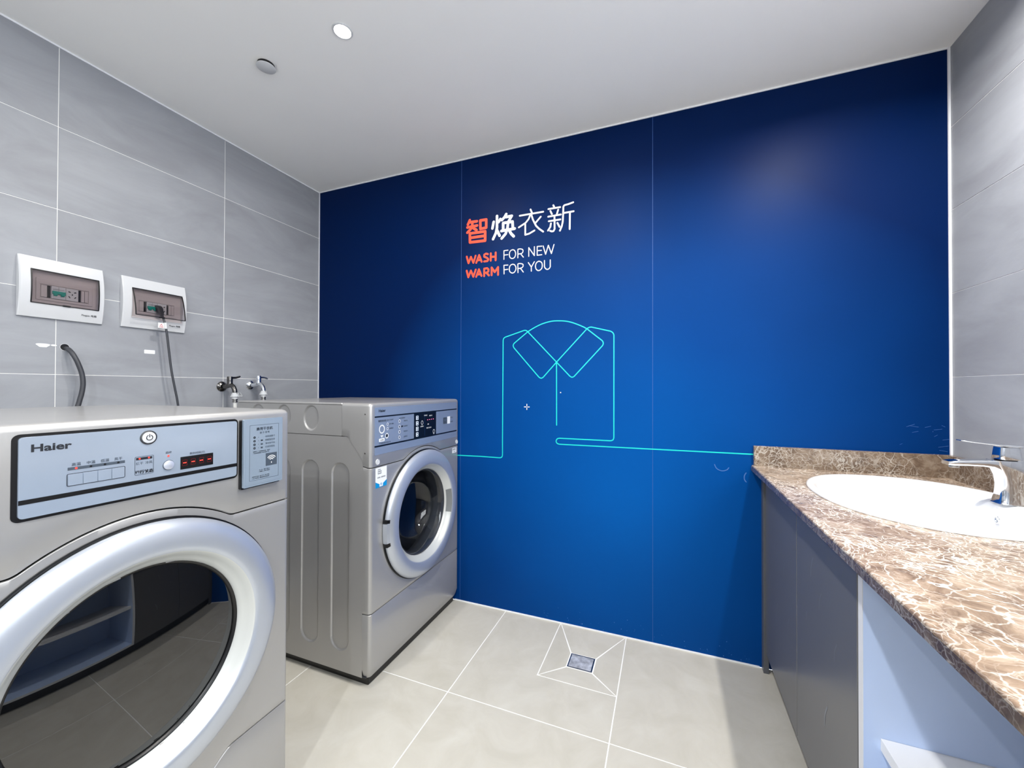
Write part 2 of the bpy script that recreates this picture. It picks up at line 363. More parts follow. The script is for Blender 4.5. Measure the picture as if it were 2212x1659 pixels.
T_T1=[((1.271,1.815),(1.271,1.86),(1.293,1.86)),((1.271,1.837),(1.293,1.837)),((1.336,1.836),(1.335,1.829),(1.333,1.823),(1.329,1.818),(1.324,1.815),(1.319,1.814),(1.313,1.815),(1.308,1.818),(1.304,1.823),(1.302,1.829),(1.301,1.837),(1.302,1.843),(1.304,1.85),(1.308,1.855),(1.313,1.858),(1.319,1.859),(1.324,1.858),(1.329,1.855),(1.333,1.849),(1.335,1.843),(1.336,1.836)),((1.348,1.814),(1.348,1.857),(1.363,1.858),(1.375,1.852),(1.375,1.84),(1.368,1.834),(1.348,1.833)),((1.363,1.833),(1.378,1.814)),((1.407,1.815),(1.407,1.859),(1.437,1.815),(1.437,1.86)),((1.476,1.858),(1.452,1.859),(1.452,1.815),(1.476,1.815)),((1.452,1.838),(1.474,1.837)),((1.483,1.858),(1.496,1.815),(1.51,1.858),(1.526,1.815),(1.539,1.858))]
T_T2=[((1.272,1.739),(1.271,1.784),(1.293,1.783)),((1.271,1.76),(1.293,1.761)),((1.338,1.762),(1.337,1.755),(1.334,1.748),(1.33,1.743),(1.325,1.74),(1.319,1.739),(1.314,1.74),(1.309,1.743),(1.304,1.748),(1.302,1.754),(1.301,1.761),(1.302,1.768),(1.304,1.775),(1.308,1.78),(1.314,1.783),(1.319,1.784),(1.325,1.783),(1.33,1.78),(1.334,1.775),(1.337,1.768),(1.338,1.762)),((1.349,1.738),(1.348,1.782),(1.363,1.783),(1.376,1.777),(1.376,1.766),(1.368,1.76),(1.348,1.758)),((1.363,1.758),(1.378,1.738)),((1.405,1.783),(1.421,1.759),(1.421,1.738)),((1.437,1.784),(1.421,1.759)),((1.479,1.76),(1.478,1.753),(1.476,1.747),(1.472,1.742),(1.466,1.738),(1.461,1.737),(1.455,1.738),(1.45,1.742),(1.446,1.747),(1.444,1.753),(1.443,1.76),(1.444,1.767),(1.446,1.774),(1.45,1.779),(1.455,1.782),(1.461,1.784),(1.466,1.782),(1.472,1.779),(1.476,1.774),(1.478,1.768),(1.479,1.76)),((1.49,1.784),(1.49,1.754),(1.496,1.743),(1.505,1.738),(1.515,1.742),(1.52,1.75),(1.52,1.784))]
T_S=[((1.002,0.7811),(1.146,0.784),(1.25,0.7839),(1.262,0.7881),(1.266,0.7981),(1.266,0.8798),(1.268,1.392),(1.271,1.403),(1.28,1.41),(1.381,1.439),(1.393,1.439),(1.403,1.432),(1.553,1.275),(1.619,1.206),(1.63,1.2),(1.641,1.204),(1.776,1.348),(1.78,1.36),(1.775,1.372),(1.701,1.433),(1.646,1.46),(1.606,1.473),(1.566,1.478),(1.525,1.478),(1.47,1.465),(1.403,1.432),(1.329,1.376),(1.324,1.365),(1.328,1.353),(1.462,1.202),(1.474,1.196),(1.485,1.201),(1.553,1.275),(1.701,1.43),(1.711,1.437),(1.724,1.439),(1.813,1.415),(1.824,1.407),(1.829,1.395),(1.829,0.9174),(1.825,0.9059),(1.813,0.901),(1.569,0.9009),(1.557,0.897),(1.552,0.8862),(1.556,0.8759),(1.569,0.8714),(1.992,0.8727),(2.399,0.8745)),((1.553,1.275),(1.554,0.9646))]
# ================================================================== THE ROOM
T0 = -0.008; TS = 0.300; G = 0.0026
bx('ceiling', 0-.02, W+.02, YR-.02, 0.02, H, H+.06, m_ceil, kind='structure', label='plain white painted ceiling')
def clip_edges(edges): return [(a, b) for a, b in zip(edges[:-1], edges[1:])]
def tiled_wall(name, label, horizontal, plane, base, sign, hole=None):
    wl = MB()
    u0, u1 = horizontal[0], horizontal[-1]
    a, b = sorted((base-sign*0.0014, base-sign*0.05))
    if hole:
        wl.box(a, b, u0, hole[0], 0, H); wl.box(a, b, hole[1], u1, 0, H); wl.box(a, b, hole[0], hole[1], 0, hole[2]); wl.box(a, b, hole[0], hole[1], hole[3], H)
    elif plane == 'x': wl.box(a, b, u0, u1, 0, H)
    else: wl.box(u0, u1, a, b, 0, H)
    w = obj(name, wl, m_grout, kind='structure', label=label)
    zs = [0.0]+[T0+TS*k for k in range(1, 8)]+[H]
    for (ua, ub) in clip_edges(horizontal):
        for (za, zb) in clip_edges(zs):
            if hole and hole[0]-.01 < ua and ub < hole[1]+.01 and hole[2]-.01 < za and zb < hole[3]+.01: continue
            a, b = sorted((base, base-sign*0.006)); g = G/2
            t = MB()
            if plane == 'x': t.box(a, b, ua+g, ub-g, za+g, zb-(g if zb < H else 0.003))
            else: t.box(ua+g, ub-g, a, b, za+g, zb-(g if zb < H else 0.003))
            obj('tile', t, m_tile, w, bevel=0.0005, bseg=1)
    return w
wall_left = tiled_wall('wall_left', 'grey stone-look tiled wall behind the two machines', [YR, -2.917, -2.334, -1.750, -1.167, -0.583, 0.0], 'x', 0.0, 1)
wall_right = tiled_wall('wall_right', 'grey stone-look tiled wall behind the washbasin tap', [YR, -3.0, -2.4, -1.8, -1.2, -0.6, 0.0], 'x', W, -1, (WY0, WY1, WZ0, WZ1))
wall_front = tiled_wall('wall_front', 'grey tiled wall on the near side of the room', [0.0, 0.6, 1.2, 1.8, 2.4, W], 'y', YR, 1)
# window added out of view over the near counter end, to fill the room with light
win = empty('added_window_1', (W+.03, (WY0+WY1)/2, WZ0), 'white framed window added out of view in the right-hand wall for fill light', None, kind='structure')
fw = .045
for n_, c_ in (('frame', (W+.01, W+.05, WY0, WY0+fw, WZ0, WZ1)), ('frame', (W+.01, W+.05, WY1-fw, WY1, WZ0, WZ1)), ('frame', (W+.01, W+.05, WY0+fw, WY1-fw, WZ0, WZ0+fw)),
               ('frame', (W+.01, W+.05, WY0+fw, WY1-fw, WZ1-fw, WZ1)), ('mullion', (W+.012, W+.048, -2.12, -2.08, WZ0+fw, WZ1-fw))):
    bx(n_, *c_, m_white, win, bevel=.003)
for ya_, yb_ in ((WY0+fw, -2.12), (-2.08, WY1-fw)): bx('pane', W+.028, W+.032, ya_, yb_, WZ0+fw, WZ1-fw, m_pane, win)

# floor: grout bed, 60 cm tiles, four mitred tiles round the drain
floor = bx('floor', 0, W, YR, 0, -0.06, -0.0012, m_grout, kind='structure', label='beige stone-look tiled floor with white joints')
gx = [0.0, 0.094, 0.691, 1.288, 1.885, 2.482, W]; gy = [YR, -2.93, -2.344, -1.758, -1.172, -0.586, 0.0]
DX0, DX1, DY0 = 1.576, 1.885, -0.378
hx0, hx1, hy0, hy1 = 1.672, 1.780, -0.290, -0.198
g = 0.0021
PZ = pm('z', 0.0)
def ftile(poly):
    obj('tile', prism(MB(), poly, [], PZ, -0.006, 0.0), m_floor, floor, bevel=0.0005, bseg=1)
for (xa, xb) in clip_edges(gx):
    for (ya, yb) in clip_edges(gy):
        if abs(xa-1.288) < 1e-6 and yb == 0.0:
            ftile([(xa+g, ya+g), (xb-g, ya+g), (xb-g, DY0-g), (DX0-g, DY0-g), (DX0-g, -g), (xa+g, -g)])
            P = [(DX0+g, DY0+g), (DX1-g, DY0+g), (DX1-g, -g), (DX0+g, -g)]
            Q = [(hx0, hy0), (hx1, hy0), (hx1, hy1), (hx0, hy1)]
            q = 0.0024
            ftile([(P[0][0]+q, P[0][1]), (P[1][0]-q, P[1][1]), (Q[1][0]-q, Q[1][1]-q), (Q[0][0]+q, Q[0][1]-q)])
            ftile([(P[1][0], P[1][1]+q), (P[2][0], P[2][1]-q), (Q[2][0]+q, Q[2][1]-q), (Q[1][0]+q, Q[1][1]+q)])
            ftile([(P[2][0]-q, P[2][1]), (P[3][0]+q, P[3][1]), (Q[3][0]+q, Q[3][1]+q), (Q[2][0]-q, Q[2][1]+q)])
            ftile([(P[3][0], P[3][1]-q), (P[0][0], P[0][1]+q), (Q[0][0]-q, Q[0][1]+q), (Q[3][0]-q, Q[3][1]-q)])
        else:
            ftile([(xa+g, ya+g), (xb-g, ya+g), (xb-g, yb-g), (xa+g, yb-g)])

# blue mural wall: three laminate panels on a slab
wall_back = bx('wall_back', 0, W, -0.0013, 0.06, 0, H, m_bluegap, kind='structure', label='deep blue laminate mural wall with shirt line drawing')
for a, b in ((0.0, 1.020), (1.020, 2.000), (2.000, W)):
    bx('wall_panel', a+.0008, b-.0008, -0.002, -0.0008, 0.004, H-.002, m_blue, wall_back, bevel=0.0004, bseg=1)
PW = pm('y', -0.002)
def sgn(strokes, w, material, label, name='lettering', d=0.0006):
    mb = MB()
    for s_ in strokes: stroke(mb, s_, w, PW, d)
    return obj(name, mb, material, wall_back, label=label)
def smooth_path(p, n=4):
    return [(q.x, q.y) for q in spline([(a, b, 0) for a, b in p], n)]
def arch(p):
    # the collar arch and lapel corners are drawn as a smooth curve, the long straights stay straight
    out = []
    for i, q in enumerate(p):
        out.append(q)
        if i+1 < len(p) and hypot(p[i+1][0]-q[0], p[i+1][1]-q[1]) < .085 and 0 < i < len(p)-2:
            a, b, c, d = p[i-1], q, p[i+1], p[i+2]
            for t in (.25, .5, .75):
                w = min(1, hypot(c[0]-b[0], c[1]-b[1])/max(hypot(b[0]-a[0], b[1]-a[1]), 1e-6)); v = min(1, hypot(c[0]-b[0], c[1]-b[1])/max(hypot(d[0]-c[0], d[1]-c[1]), 1e-6))
                m1 = [(b[k]-a[k])*w*.5+(c[k]-b[k])*.5 for k in (0, 1)]; m2 = [(d[k]-c[k])*v*.5+(c[k]-b[k])*.5 for k in (0, 1)]
                out.append(tuple((2*t**3-3*t*t+1)*b[k]+(t**3-2*t*t+t)*m1[k]+(-2*t**3+3*t*t)*c[k]+(t**3-t*t)*m2[k] for k in (0, 1)))
    return out
sgn(T_Z, .0145, m_orange, 'first large character in orange red')
sgn(T_H, .0145, m_paleblue, 'second large character in bold pale blue')
sgn(T_Y, .0088, m_wink, 'third large character in thin white')
sgn(T_X, .0088, m_wink, 'fourth large character in thin white')
sgn(T_W1, .0105, m_orange, 'word WASH in orange red'); sgn(T_W2, .0105, m_orange, 'word WARM in orange red')
rd = lambda T: [arch(s_) if len(s_) > 6 else s_ for s_ in T]
sgn(rd(T_T1), .0050, m_wink, 'words FOR NEW in thin white'); sgn(rd(T_T2), .0050, m_wink, 'words FOR YOU in thin white')
sgn([arch(T_S[0])]+list(T_S[1:]), .0052, m_cyanline, 'turquoise one-line drawing of a shirt', name='line_drawing')
mb = MB()
for dx, dz in ((0, .008), (0, -.008), (.008, 0), (-.008, 0)):
    stroke(mb, [(1.399+dx*.55, 1.051+dz*.55), (1.399+dx*1.7, 1.051+dz*1.7)], .0038, PW, .0006)
mb.add([PW(*p, .0006) for p in circ(1.574, 1.125, .003, 8)], [tuple(range(8))])
obj('sparkle_mark', mb, m_wink, wall_back, label='small white four-armed sparkle below the collar')
# scuffs on the laminate near the counter and along the foot of the wall
mb = MB()
random.seed(4)
stroke(mb, smooth_path([(2.250, .822), (2.258, .806), (2.276, .797), (2.296, .802), (2.304, .812)]), .0035, PW, .0004)
stroke(mb, smooth_path([(2.368, .795), (2.362, .783), (2.362, .768), (2.368, .758)]), .004, PW, .0004)
for k in range(46):
    x = random.uniform(1.45, 2.38); z = 0.012+abs(random.gauss(0, .035)); s = random.uniform(.0008, .0022)
    mb.add([PW(*p, .0004) for p in circ(x, z, s, 6)], [tuple(range(6))])
for k in range(12):
    x = random.uniform(2.86, 2.99); z = random.uniform(.925, 1.02)
    stroke(mb, [(x, z), (x+random.uniform(-.03, .03), z+random.uniform(-.006, .012))], .0009, PW, .0004, caps=False)
obj('scuff_marks', mb, mat('pale_scuff', (62, 108, 176), 0.6), wall_back)
tr = [('trim_1', (W-.006, W, -.008, 0.0, .905, H), 'white corner bead at the right end of the blue wall'),
      ('trim_2', (0, .004, -.006, 0.0, 1.06, H), 'white joint between tiles and blue wall'),
      ('trim_3', (0.99, 2.415, -.007, -.002, -.001, .005), 'white sealant line at the foot of the blue wall'),
      ('trim_4', (0, W, -.006, 0.0, H-.005, H), 'white paint line between ceiling and blue wall'),
      ('trim_5', (0, .0035, YR, -.006, H-.006, H), 'white paint line between ceiling and left tiles')]
for n, c, lb in tr: bx(n, *c, m_bead, kind='structure', label=lb)

# ================================================================== CEILING FITTINGS
def downlight(x, y, label, r=.034):
    e = empty('ceiling_downlight', (x, y, H), label, 'light', 'recessed ceiling downlights')
    obj('rim', MB().lathe([(r*.80, -.0005), (r*.82, -.003), (r*.95, -.0035), (r*1.0, -.0015), (r*1.0, 0)], (x, y, H), 'z', 40), m_white, e, smooth=40)
    obj('lamp_glass', MB().lathe([(0.0005, -.0012), (r*.80, -.0012)], (x, y, H), 'z', 40), m_lampglass, e)
    return e
LB = ['small round white recessed downlight, the one lit in view on the ceiling',
      'round white recessed downlight in front of the mural wall, just above the frame',
      'round white recessed downlight over the washbasin',
      'round white recessed downlight behind the camera, the middle of the three there',
      'round white recessed downlight behind the camera, nearest the left wall',
      'round white downlight added out of view behind the camera to brighten the shelf unit']
for L_, lb in zip(LAMPS, LB): downlight(L_[0]+(.035 if L_ is LAMPS[0] else 0), L_[1], lb)
e = empty('ceiling_cover', (.626, -.838, H), 'round white flat cover plate hanging just under the ceiling, left of the lit downlight', 'cover')
obj('cover_plate', MB().lathe([(.0005, -.0125), (.0315, -.0125), (.033, -.0115), (.033, -.0105), (.031, -.0098)], (.626, -.838, H), 'z', 40, cap1=True), m_white, e, smooth=40)
obj('neck', MB().lathe([(.0295, -.0098), (.0295, 0)], (.626, -.838, H), 'z', 32, cap0=True), m_black, e)

# ================================================================== FLOOR DRAIN
e = empty('floor_drain', ((hx0+hx1)/2, (hy0+hy1)/2, 0), 'square scratched steel floor drain set in four mitred tiles', 'drain')
obj('drain_frame', prism(MB(), [(hx0+.003, hy0+.003), (hx1-.003, hy0+.003), (hx1-.003, hy1-.003), (hx0+.003, hy1-.003)],
    [[(hx0+.006, hy0+.006), (hx1-.006, hy0+.006), (hx1-.006, hy1-.006), (hx0+.006, hy1-.006)]], PZ, -.001, .0008), m_steel, e)
bx('drain_well', hx0+.005, hx1-.005, hy0+.005, hy1-.005, -.0011, -.0009, m_black, e)
bx('drain_lid', hx0+.007, hx1-.0085, hy0+.009, hy1-.007, -.0009, .0006, m_drain, e, bevel=.0006)

# ================================================================== THE MACHINES
def machine(kind, XB, XF, Y0, Y1, zc, peak, label, cat):
    e = empty(kind, (XF-.37, (Y0+Y1)/2, 0), label, cat)
    yc = Y0+(Y1-Y0)*(.5 if kind == 'dryer' else .528)
    if kind == 'dryer': yc = -1.425
    else: yc = -0.335
    RC = .010 if kind == 'dryer' else .014; ZT = 1.087; ZG = .838; ZL = .280; ZB = .036
    def cols(xs, nf=100):
        """columns of the wrap: list of (side, s) -> function(inset) -> (x, y), with front y value"""
        c = []
        for x in xs: c.append(('n', x))
        for k in range(1, 7): c.append(('na', k/7))
        for k in range(nf+1): c.append(('f', k/nf))
        for k in range(1, 7): c.append(('fa', k/7))
        for x in reversed(xs): c.append(('r', x))
        return c
    def pos(c, ins):
        t, s = c; y0, y1, xf = Y0+ins, Y1-ins, XF-ins; rc = RC
        if t == 'n': return (s, y0)
        if t == 'r': return (s, y1)
        if t == 'f': return (xf, y0+rc+(y1-y0-2*rc)*s)
        if t == 'na': a = s*pi/2; return (xf-rc+rc*sin(a), y0+rc-rc*cos(a))
        a = s*pi/2; return (xf-rc+rc*cos(a), y1-rc+rc*sin(a))
    def hump(y):
        t = abs(y-yc); r_ = peak-zc
        a = zc+sqrt(max(r_*r_-t*t, 0)); k_ = .006
        h_ = max(k_-abs(a-ZG), 0)/k_
        return max(a, ZG)+h_*h_*k_*.25
    def fz(c):
        if c[0] == 'f': return hump(pos(c, 0)[1])
        if c[0] in ('n', 'r'):
            x = c[1]; xx = [(XF-.141, .955), (XF-.112, .953), (XF-.040, .868), (XF-.035, .843), (XF-.030, ZG+.004), (XF, ZG)]
            if x <= xx[0][0]: return .955
            for (a, b), (c_, d) in zip(xx, xx[1:]):
                if x <= c_: return b+(d-b)*(x-a)/(c_-a)
        return ZG
    def lowz(c):
        if kind != 'dryer' or c[0] != 'f': return ZL
        return ZL-.034*(1-smoothstep(.112, .182, abs(pos(c, 0)[1]-yc)))
    def wrap(name, xs, rowsf, material, cut=None, capz=False, nf=170, label=None):
        """rowsf(col) -> list of (z, inset)"""
        C_ = cols(xs, nf); R = [[(*pos(c, ins), z) for z, ins in rowsf(c)] for c in C_]
        mb = MB(); nr = len(R[0]); mb.v = [p for r in R for p in r]
        for i in range(len(R)-1):
            for j in range(nr-1):
                q = (i*nr+j, (i+1)*nr+j, (i+1)*nr+j+1, i*nr+j+1)
                cy = sum(mb.v[k][1] for k in q)/4; cz = sum(mb.v[k][2] for k in q)/4; cx = sum(mb.v[k][0] for k in q)/4
                if cut and cx > XF-.02 and (cy-yc)**2+(cz-zc)**2 < cut**2: continue
                mb.f.append(q)
        return obj(name, mb, material, e, smooth=35, label=label)
    # fascia with rounded shoulder, rolled into the top
    rr = .013
    def rows_f(c):
        z0 = fz(c)+.0012
        a = [(z0, .004), (z0+.0008, .0008), (z0+.002, 0)]
        a += [(z0+(ZT-rr-z0)*t, 0) for t in (.3, .65, 1)]
        a += [(ZT-rr+rr*sin(t*pi/12), rr*(1-cos(t*pi/12))) for t in range(1, 7)]
        return a
    wrap('fascia', [XF-.141, XF-.127, XF-.112, XF-.095, XF-.075, XF-.055, XF-.040, XF-.035, XF-.030, XF-.024], rows_f, m_body)
    def rows_m(c):
        z1 = min(fz(c), .955)-.0012 if c[0] in ('f', 'na', 'fa') or c[1] > XF-.036 else .84
        z0 = lowz(c)+.0012; n = 46
        a = [(z0, .004), (z0+.0008, .0008), (z0+.002, 0)]
        a += [(z0+.002+(z1-.002-z0-.002)*t/n, 0) for t in range(1, n+1)]
        a += [(z1-.0008, .0008), (z1, .004)]
        return a
    wrap('front_panel', [XF-.035, XF-.030, XF-.024], rows_m, m_body, cut=.197)
    def rows_l(c):
        z1 = lowz(c)-.0012
        return [(ZB, .010), (ZB+.010, .006), (ZB+.028, .0015), (ZB+.034, 0), (.15, 0), (z1-.002, 0), (z1-.0008, .0008), (z1, .004)]
    wrap('lower_panel', [XF-.035, XF-.030, XF-.024], rows_l, m_body)
    # top cover, flush with the rolled shoulder; the seam runs where the fascia ends
    xs_ = XF-.141
    mb = MB(); mb.box(XB, xs_-.0012, Y0+.001, Y1-.001, 1.076, ZT)
    obj('top_cover', mb, m_body, e, bevel=.009, bseg=4)
    mb = MB(); mb.add([(xs_, Y0+rr, ZT), (XF-rr-.0, Y0+rr, ZT), (XF-rr, Y1-rr, ZT), (xs_, Y1-rr, ZT)], [(0, 1, 2, 3)])
    # corner fill uses the last row of the fascia
    loop = [(*pos(c, rr), ZT) for c in cols([xs_], 8)]
    mb = MB(); mb.add(loop, [tuple(range(len(loop)))]); obj('shoulder', mb, m_body, e)
    # side sheets: upper strip with round dimples, lower sheet with long pressed slots
    def sheet(name, x0, x1, z0, z1, y, s, f, res, material=m_body):
        nx = max(2, int((x1-x0)/res)); nz = max(2, int((z1-z0)/res)); mb = MB()
        for i in range(nx+1):
            for j in range(nz+1):
                x = x0+(x1-x0)*i/nx; z = z0+(z1-z0)*j/nz; mb.v.append((x, y+s*f(x, z), z))
        for i in range(nx):
            for j in range(nz): a = i*(nz+1)+j; mb.f.append((a, a+nz+1, a+nz+2, a+1))
        return obj(name, mb, material, e, smooth=60)
    cxs = [XF-.305, XF-.460, XF-.615]
    def dimple(x, z):
        d = 0
        for cx in cxs:
            r = hypot(x-cx, (z-1.023)*.80); d = max(d, .0050*(1-smoothstep(.0372, .0405, r)))
        return d
    slots = [(XF-.308, .135, .805, .047), (XF-.150, .135, .805, .045), (XF-.466, .135, .805, .047)]
    def slot(x, z):
        d = 0
        for cx, za, zb, r in slots:
            q = hypot(x-cx, z-min(max(z, za+.024), zb)); d = max(d, .0065*(1-smoothstep(r-.0035, r, q)))
        return d
    near = kind != 'dryer'
    flat = lambda x, z: 0
    sheet('side_strip', XB, xs_-.0012, .9565, 1.078, Y0+.001, 1, dimple if near else flat, .0028 if near else .1)
    sheet('side_sheet', XB, XF-.0362, ZB, .9545, Y0+.0015, 1, slot if near else flat, .0025 if near else .2)
    sheet('side_sheet', XB, XF-.0362, ZB, 1.078, Y1-.0015, -1, flat, .2)
    bx('back_sheet', XB, XB+.004, Y0+.002, Y1-.002, ZB, 1.078, m_body, e)
    bx('bottom_tray', XB+.004, XF-.02, Y0+.004, Y1-.004, ZB, ZB+.004, m_dark, e)
    bx('plinth', XB+.02, XF-.020, Y0+.018, Y1-.014, 0, ZB, m_black, e, bevel=.004)
    # ---------------- door
    c = (XF, yc, zc)
    k = 1.0
    obj('door_gasket', MB().lathe([(.205, .0008), (.2865, .0008), (.2865, .0035), (.279, .0045), (.268, .0045)], c, 'x', 96), m_black, e, smooth=40)
    prof = [(.275, .0045), (.2810, .006), (.2825, .010), (.2805, .016), (.2745, .0225), (.265, .0275), (.252, .0310), (.238, .0322), (.226, .0318), (.2195, .0300), (.2165, .0272)]
    obj('door_ring', MB().lathe(prof, c, 'x', 128), m_ring, e, smooth=50)
    obj('door_bevel', MB().lathe([(.2165, .0272), (.2140, .0255), (.2070, .0150), (.1990, .0060), (.1935, .0015), (.1915, -.004)], c, 'x', 128), m_ring2, e, smooth=50)
    obj('glass_gasket', MB().lathe([(.1913, -.0030), (.1885, -.0042), (.1855, -.0085), (.1845, -.02)], c, 'x', 128), m_black if kind == 'dryer' else m_rub, e, smooth=50)
    if kind == 'dryer':
        Rc = 1.15; d0 = .006
        prof = [(.0004, d0)]+[(r_, d0+sqrt(Rc*Rc-r_*r_)-Rc) for r_ in [.01*i for i in range(1, 19)]+[.186]]
        obj('door_glass', MB().lathe(prof, c, 'x', 128), m_dglass, e, smooth=60, label='dark convex door glass')
        bx('inner_shroud', XF-.12, XF-.03, yc-.22, yc+.22, zc-.22, zc+.22, m_black, e)
    else:
        prof = [(.186, -.005), (.180, -.010), (.172, -.030), (.163, -.060), (.148, -.090), (.120, -.112), (.080, -.124), (.04, -.129), (.0004, -.130)]
        obj('door_glass', MB().lathe(prof, c, 'x', 96), m_wglass, e, smooth=60, label='clear bowl-shaped door glass')
        obj('door_boot', MB().lathe([(.200, -.012), (.204, -.05), (.196, -.07), (.205, -.09), (.215, -.11)], c, 'x', 64), m_rub, e, smooth=50)
        dr = obj('drum', MB().lathe([(.215, -.11), (.255, -.12), (.262, -.16), (.262, -.46), (.25, -.50), (.12, -.515), (.0005, -.515)], c, 'x', 64), m_drum, e, smooth=40)
        for a in (40, 160, 280):
            a = radians(a); mb = MB(); rs = []
            for t, (x_, h) in enumerate(((-.14, .0), (-.16, .045), (-.44, .045), (-.47, .0))):
                rs.append([(XF+x_, yc+(.258-h)*cos(a)-w_*sin(a), zc+(.258-h)*sin(a)+w_*cos(a)) for w_ in (-.012, .012)]+
                          [(XF+x_, yc+.262*cos(a)-w_*sin(a), zc+.262*sin(a)+w_*cos(a)) for w_ in (.035, -.035)])
            obj('paddle', mb.rings(rs), m_drum, dr)
        # finger recess in the bevel on the far side and the hinge on the near side
        mb = MB(); ring = []
        for r_, d in ((.2150, .0275), (.2085, .0180), (.2015, .0095), (.1965, .0050)):
            ring.append([(XF+d+.0012, yc+r_*cos(a), zc-.002+r_*sin(a)) for a in [radians(-16+32*t/10) for t in range(11)]])
        obj('door_handle', mb.rings(ring, False, False, closed=False), mat('grip_grey', (118, 121, 122), .4), e, label='grey grip recess in the door bevel')
        for za, zb, mt, nm in ((.528, .606, m_ring, 'hinge'), (.608, .622, m_black, 'hinge_clip'), (.512, .526, m_black, 'hinge_clip')):
            a0 = math.asin((za-zc)/.284); a1 = math.asin((zb-zc)/.284); rs = []
            for t in range(7):
                a = a0+(a1-a0)*t/6
                rs.append([(XF+d, yc-r_*cos(a), zc+r_*sin(a)) for r_, d in ((.270, .001), (.2865, .002), (.2880, .012), (.2850, .021), (.272, .0255))])
            obj(nm, MB().rings(rs), mt, e, smooth=40)
    return e, yc

MX, PXb = None, None
dryer, yd = machine('dryer', .33, 1.072, -1.782, -1.094, .590, .893, 'silver front-loading clothes dryer with dark round glass, in the near left corner', 'dryer')
washer, yw = machine('washing_machine', .262, 1.008, -.690, -.0035, .577, .876, 'silver front-loading washing machine with clear round door, against the blue wall', 'washing machine')

# ---------------- dryer control panel
def plate(name, u0, u1, v0, v1, r, d0, d1, material, parent, plane, base, bevel=0.0, label=None, n=6):
    return obj(name, prism(MB(), rrect(u0, u1, v0, v1, r, n), [], pm(plane, base), d0, d1), material, parent, bevel=bevel, bseg=2, label=label)
def flat(name, u0, u1, v0, v1, d, material, parent, plane, base, t=.0003, r=None, label=None):
    if r: return obj(name, prism(MB(), rrect(u0, u1, v0, v1, r, 4), [], pm(plane, base), d, d+t), material, parent, label=label)
    M = pm(plane, base); mb = MB().add([M(u0, v0, d+t), M(u1, v0, d+t), M(u1, v1, d+t), M(u0, v1, d+t)], [(0, 1, 2, 3)])
    return obj(name, mb, material, parent, label=label)
X1 = 1.072
plate('panel_rim', -1.6025, -1.2378, .9262, 1.0705, .010, -.001, .0008, m_black, dryer, 'x', X1)
cp = plate('control_panel', -1.5955, -1.2425, .9315, 1.0655, .006, .0008, .0042, m_panel, dryer, 'x', X1, bevel=.0012, label='pale silver control panel with black stripe')
XP = X1+.0042
flat('stripe', -1.5955, -1.2425, .9548, .9625, 0, m_black, cp, 'x', XP)
text('Haier', .0172, -1.5830, 1.0405, 'x', XP, .0004, m_ink, cp, bold=.0005, sx=1.26, label='word Haier in bold black')
# key lock / power button
def disc(name, y, z, prof, material, parent, base=XP, n=40, label=None):
    return obj(name, MB().lathe(prof, (base, y, z), 'x', n), material, parent, smooth=40, label=label)
disc('key_lock', -1.4215, 1.0460, [(.0142, 0), (.0142, .0015), (.0125, .0022), (.0118, .0010)], m_dark, cp)
disc('lock_barrel', -1.4215, 1.0460, [(.0116, .0006), (.0112, .0030), (.0085, .0038), (.0004, .0038)], m_white, cp)
mb = MB(); Mx = pm('x', XP)
stroke(mb, [(-1.4215+.0052*sin(a), 1.0460+.0052*cos(a)) for a in [radians(28+304*t/16) for t in range(17)]], .0013, Mx, .0042)
stroke(mb, [(-1.4215, 1.0470), (-1.4215, 1.0528)], .0013, Mx, .0042)
obj('power_symbol', mb, m_ink, cp)
flat('indicator_strip', -1.5385, -1.4590, 1.0010, 1.0062, 0, m_ink2, cp, 'x', XP)
for i, (y, s) in enumerate(zip((-1.5275, -1.5080, -1.4885, -1.4690), ('高温', '中温', '低温', '风干'))):
    disc('indicator_lamp', y, 1.0036, [(.0019, 0), (.0015, .0010), (.0003, .0012)], m_led if i == 0 else m_black, cp, n=12)
    text(s, .0062, y, 1.0085, 'x', XP, .0004, m_ink2, cp, align='CENTER')
obj('button_frame', prism(MB(), rrect(-1.5395, -1.4585, .9730, .9950, .0022, 3), [rrect(-1.5388, -1.4592, .9737, .9943, .0018, 3)], Mx, 0, .0006), m_ink, cp)
for i in range(4):
    y0 = -1.5384+.0199*i; plate('button', y0+.0004, y0+.0191, .9741, .9939, .0014, 0, .0012, m_panel, cp, 'x', XP, bevel=.0003, n=3)
obj('status_frame', prism(MB(), rrect(-1.4435, -1.4125, .9728, 1.0095, .002, 3), [rrect(-1.4429, -1.4131, .9734, 1.0089, .0016, 3)], Mx, 0, .0005), m_ink2, cp)
flat('indicator_strip', -1.4415, -1.4150, 1.0025, 1.0072, 0, m_ink, cp, 'x', XP)
for y in (-1.4358, -1.4205): disc('indicator_lamp', y, 1.0050, [(.0017, 0), (.0014, .0010), (.0003, .0012)], m_led, cp, n=12)
text('烘干', .0060, -1.4358, .9935, 'x', XP, .0004, m_ink2, cp, align='CENTER'); text('冷风', .0060, -1.4205, .9935, 'x', XP, .0004, m_ink2, cp, align='CENTER')
text('运行状态', .0076, -1.4280, .9755, 'x', XP, .0004, m_ink, cp, align='CENTER', bold=.00025)
disc('start_button', -1.3862, .9838, [(.0104, 0), (.0104, .0008), (.0100, .0010)], m_ink2, cp)
disc('start_knob', -1.3862, .9838, [(.0097, 0), (.0094, .0028), (.0078, .0036), (.0003, .0040)], m_button, cp)
disc('indicator_lamp', -1.3862, 1.0028, [(.0021, 0), (.0017, .0010), (.0003, .0012)], m_led, cp, n=12)
text('启动', .0056, -1.3862, 1.0083, 'x', XP, .0004, m_ink2, cp, align='CENTER')
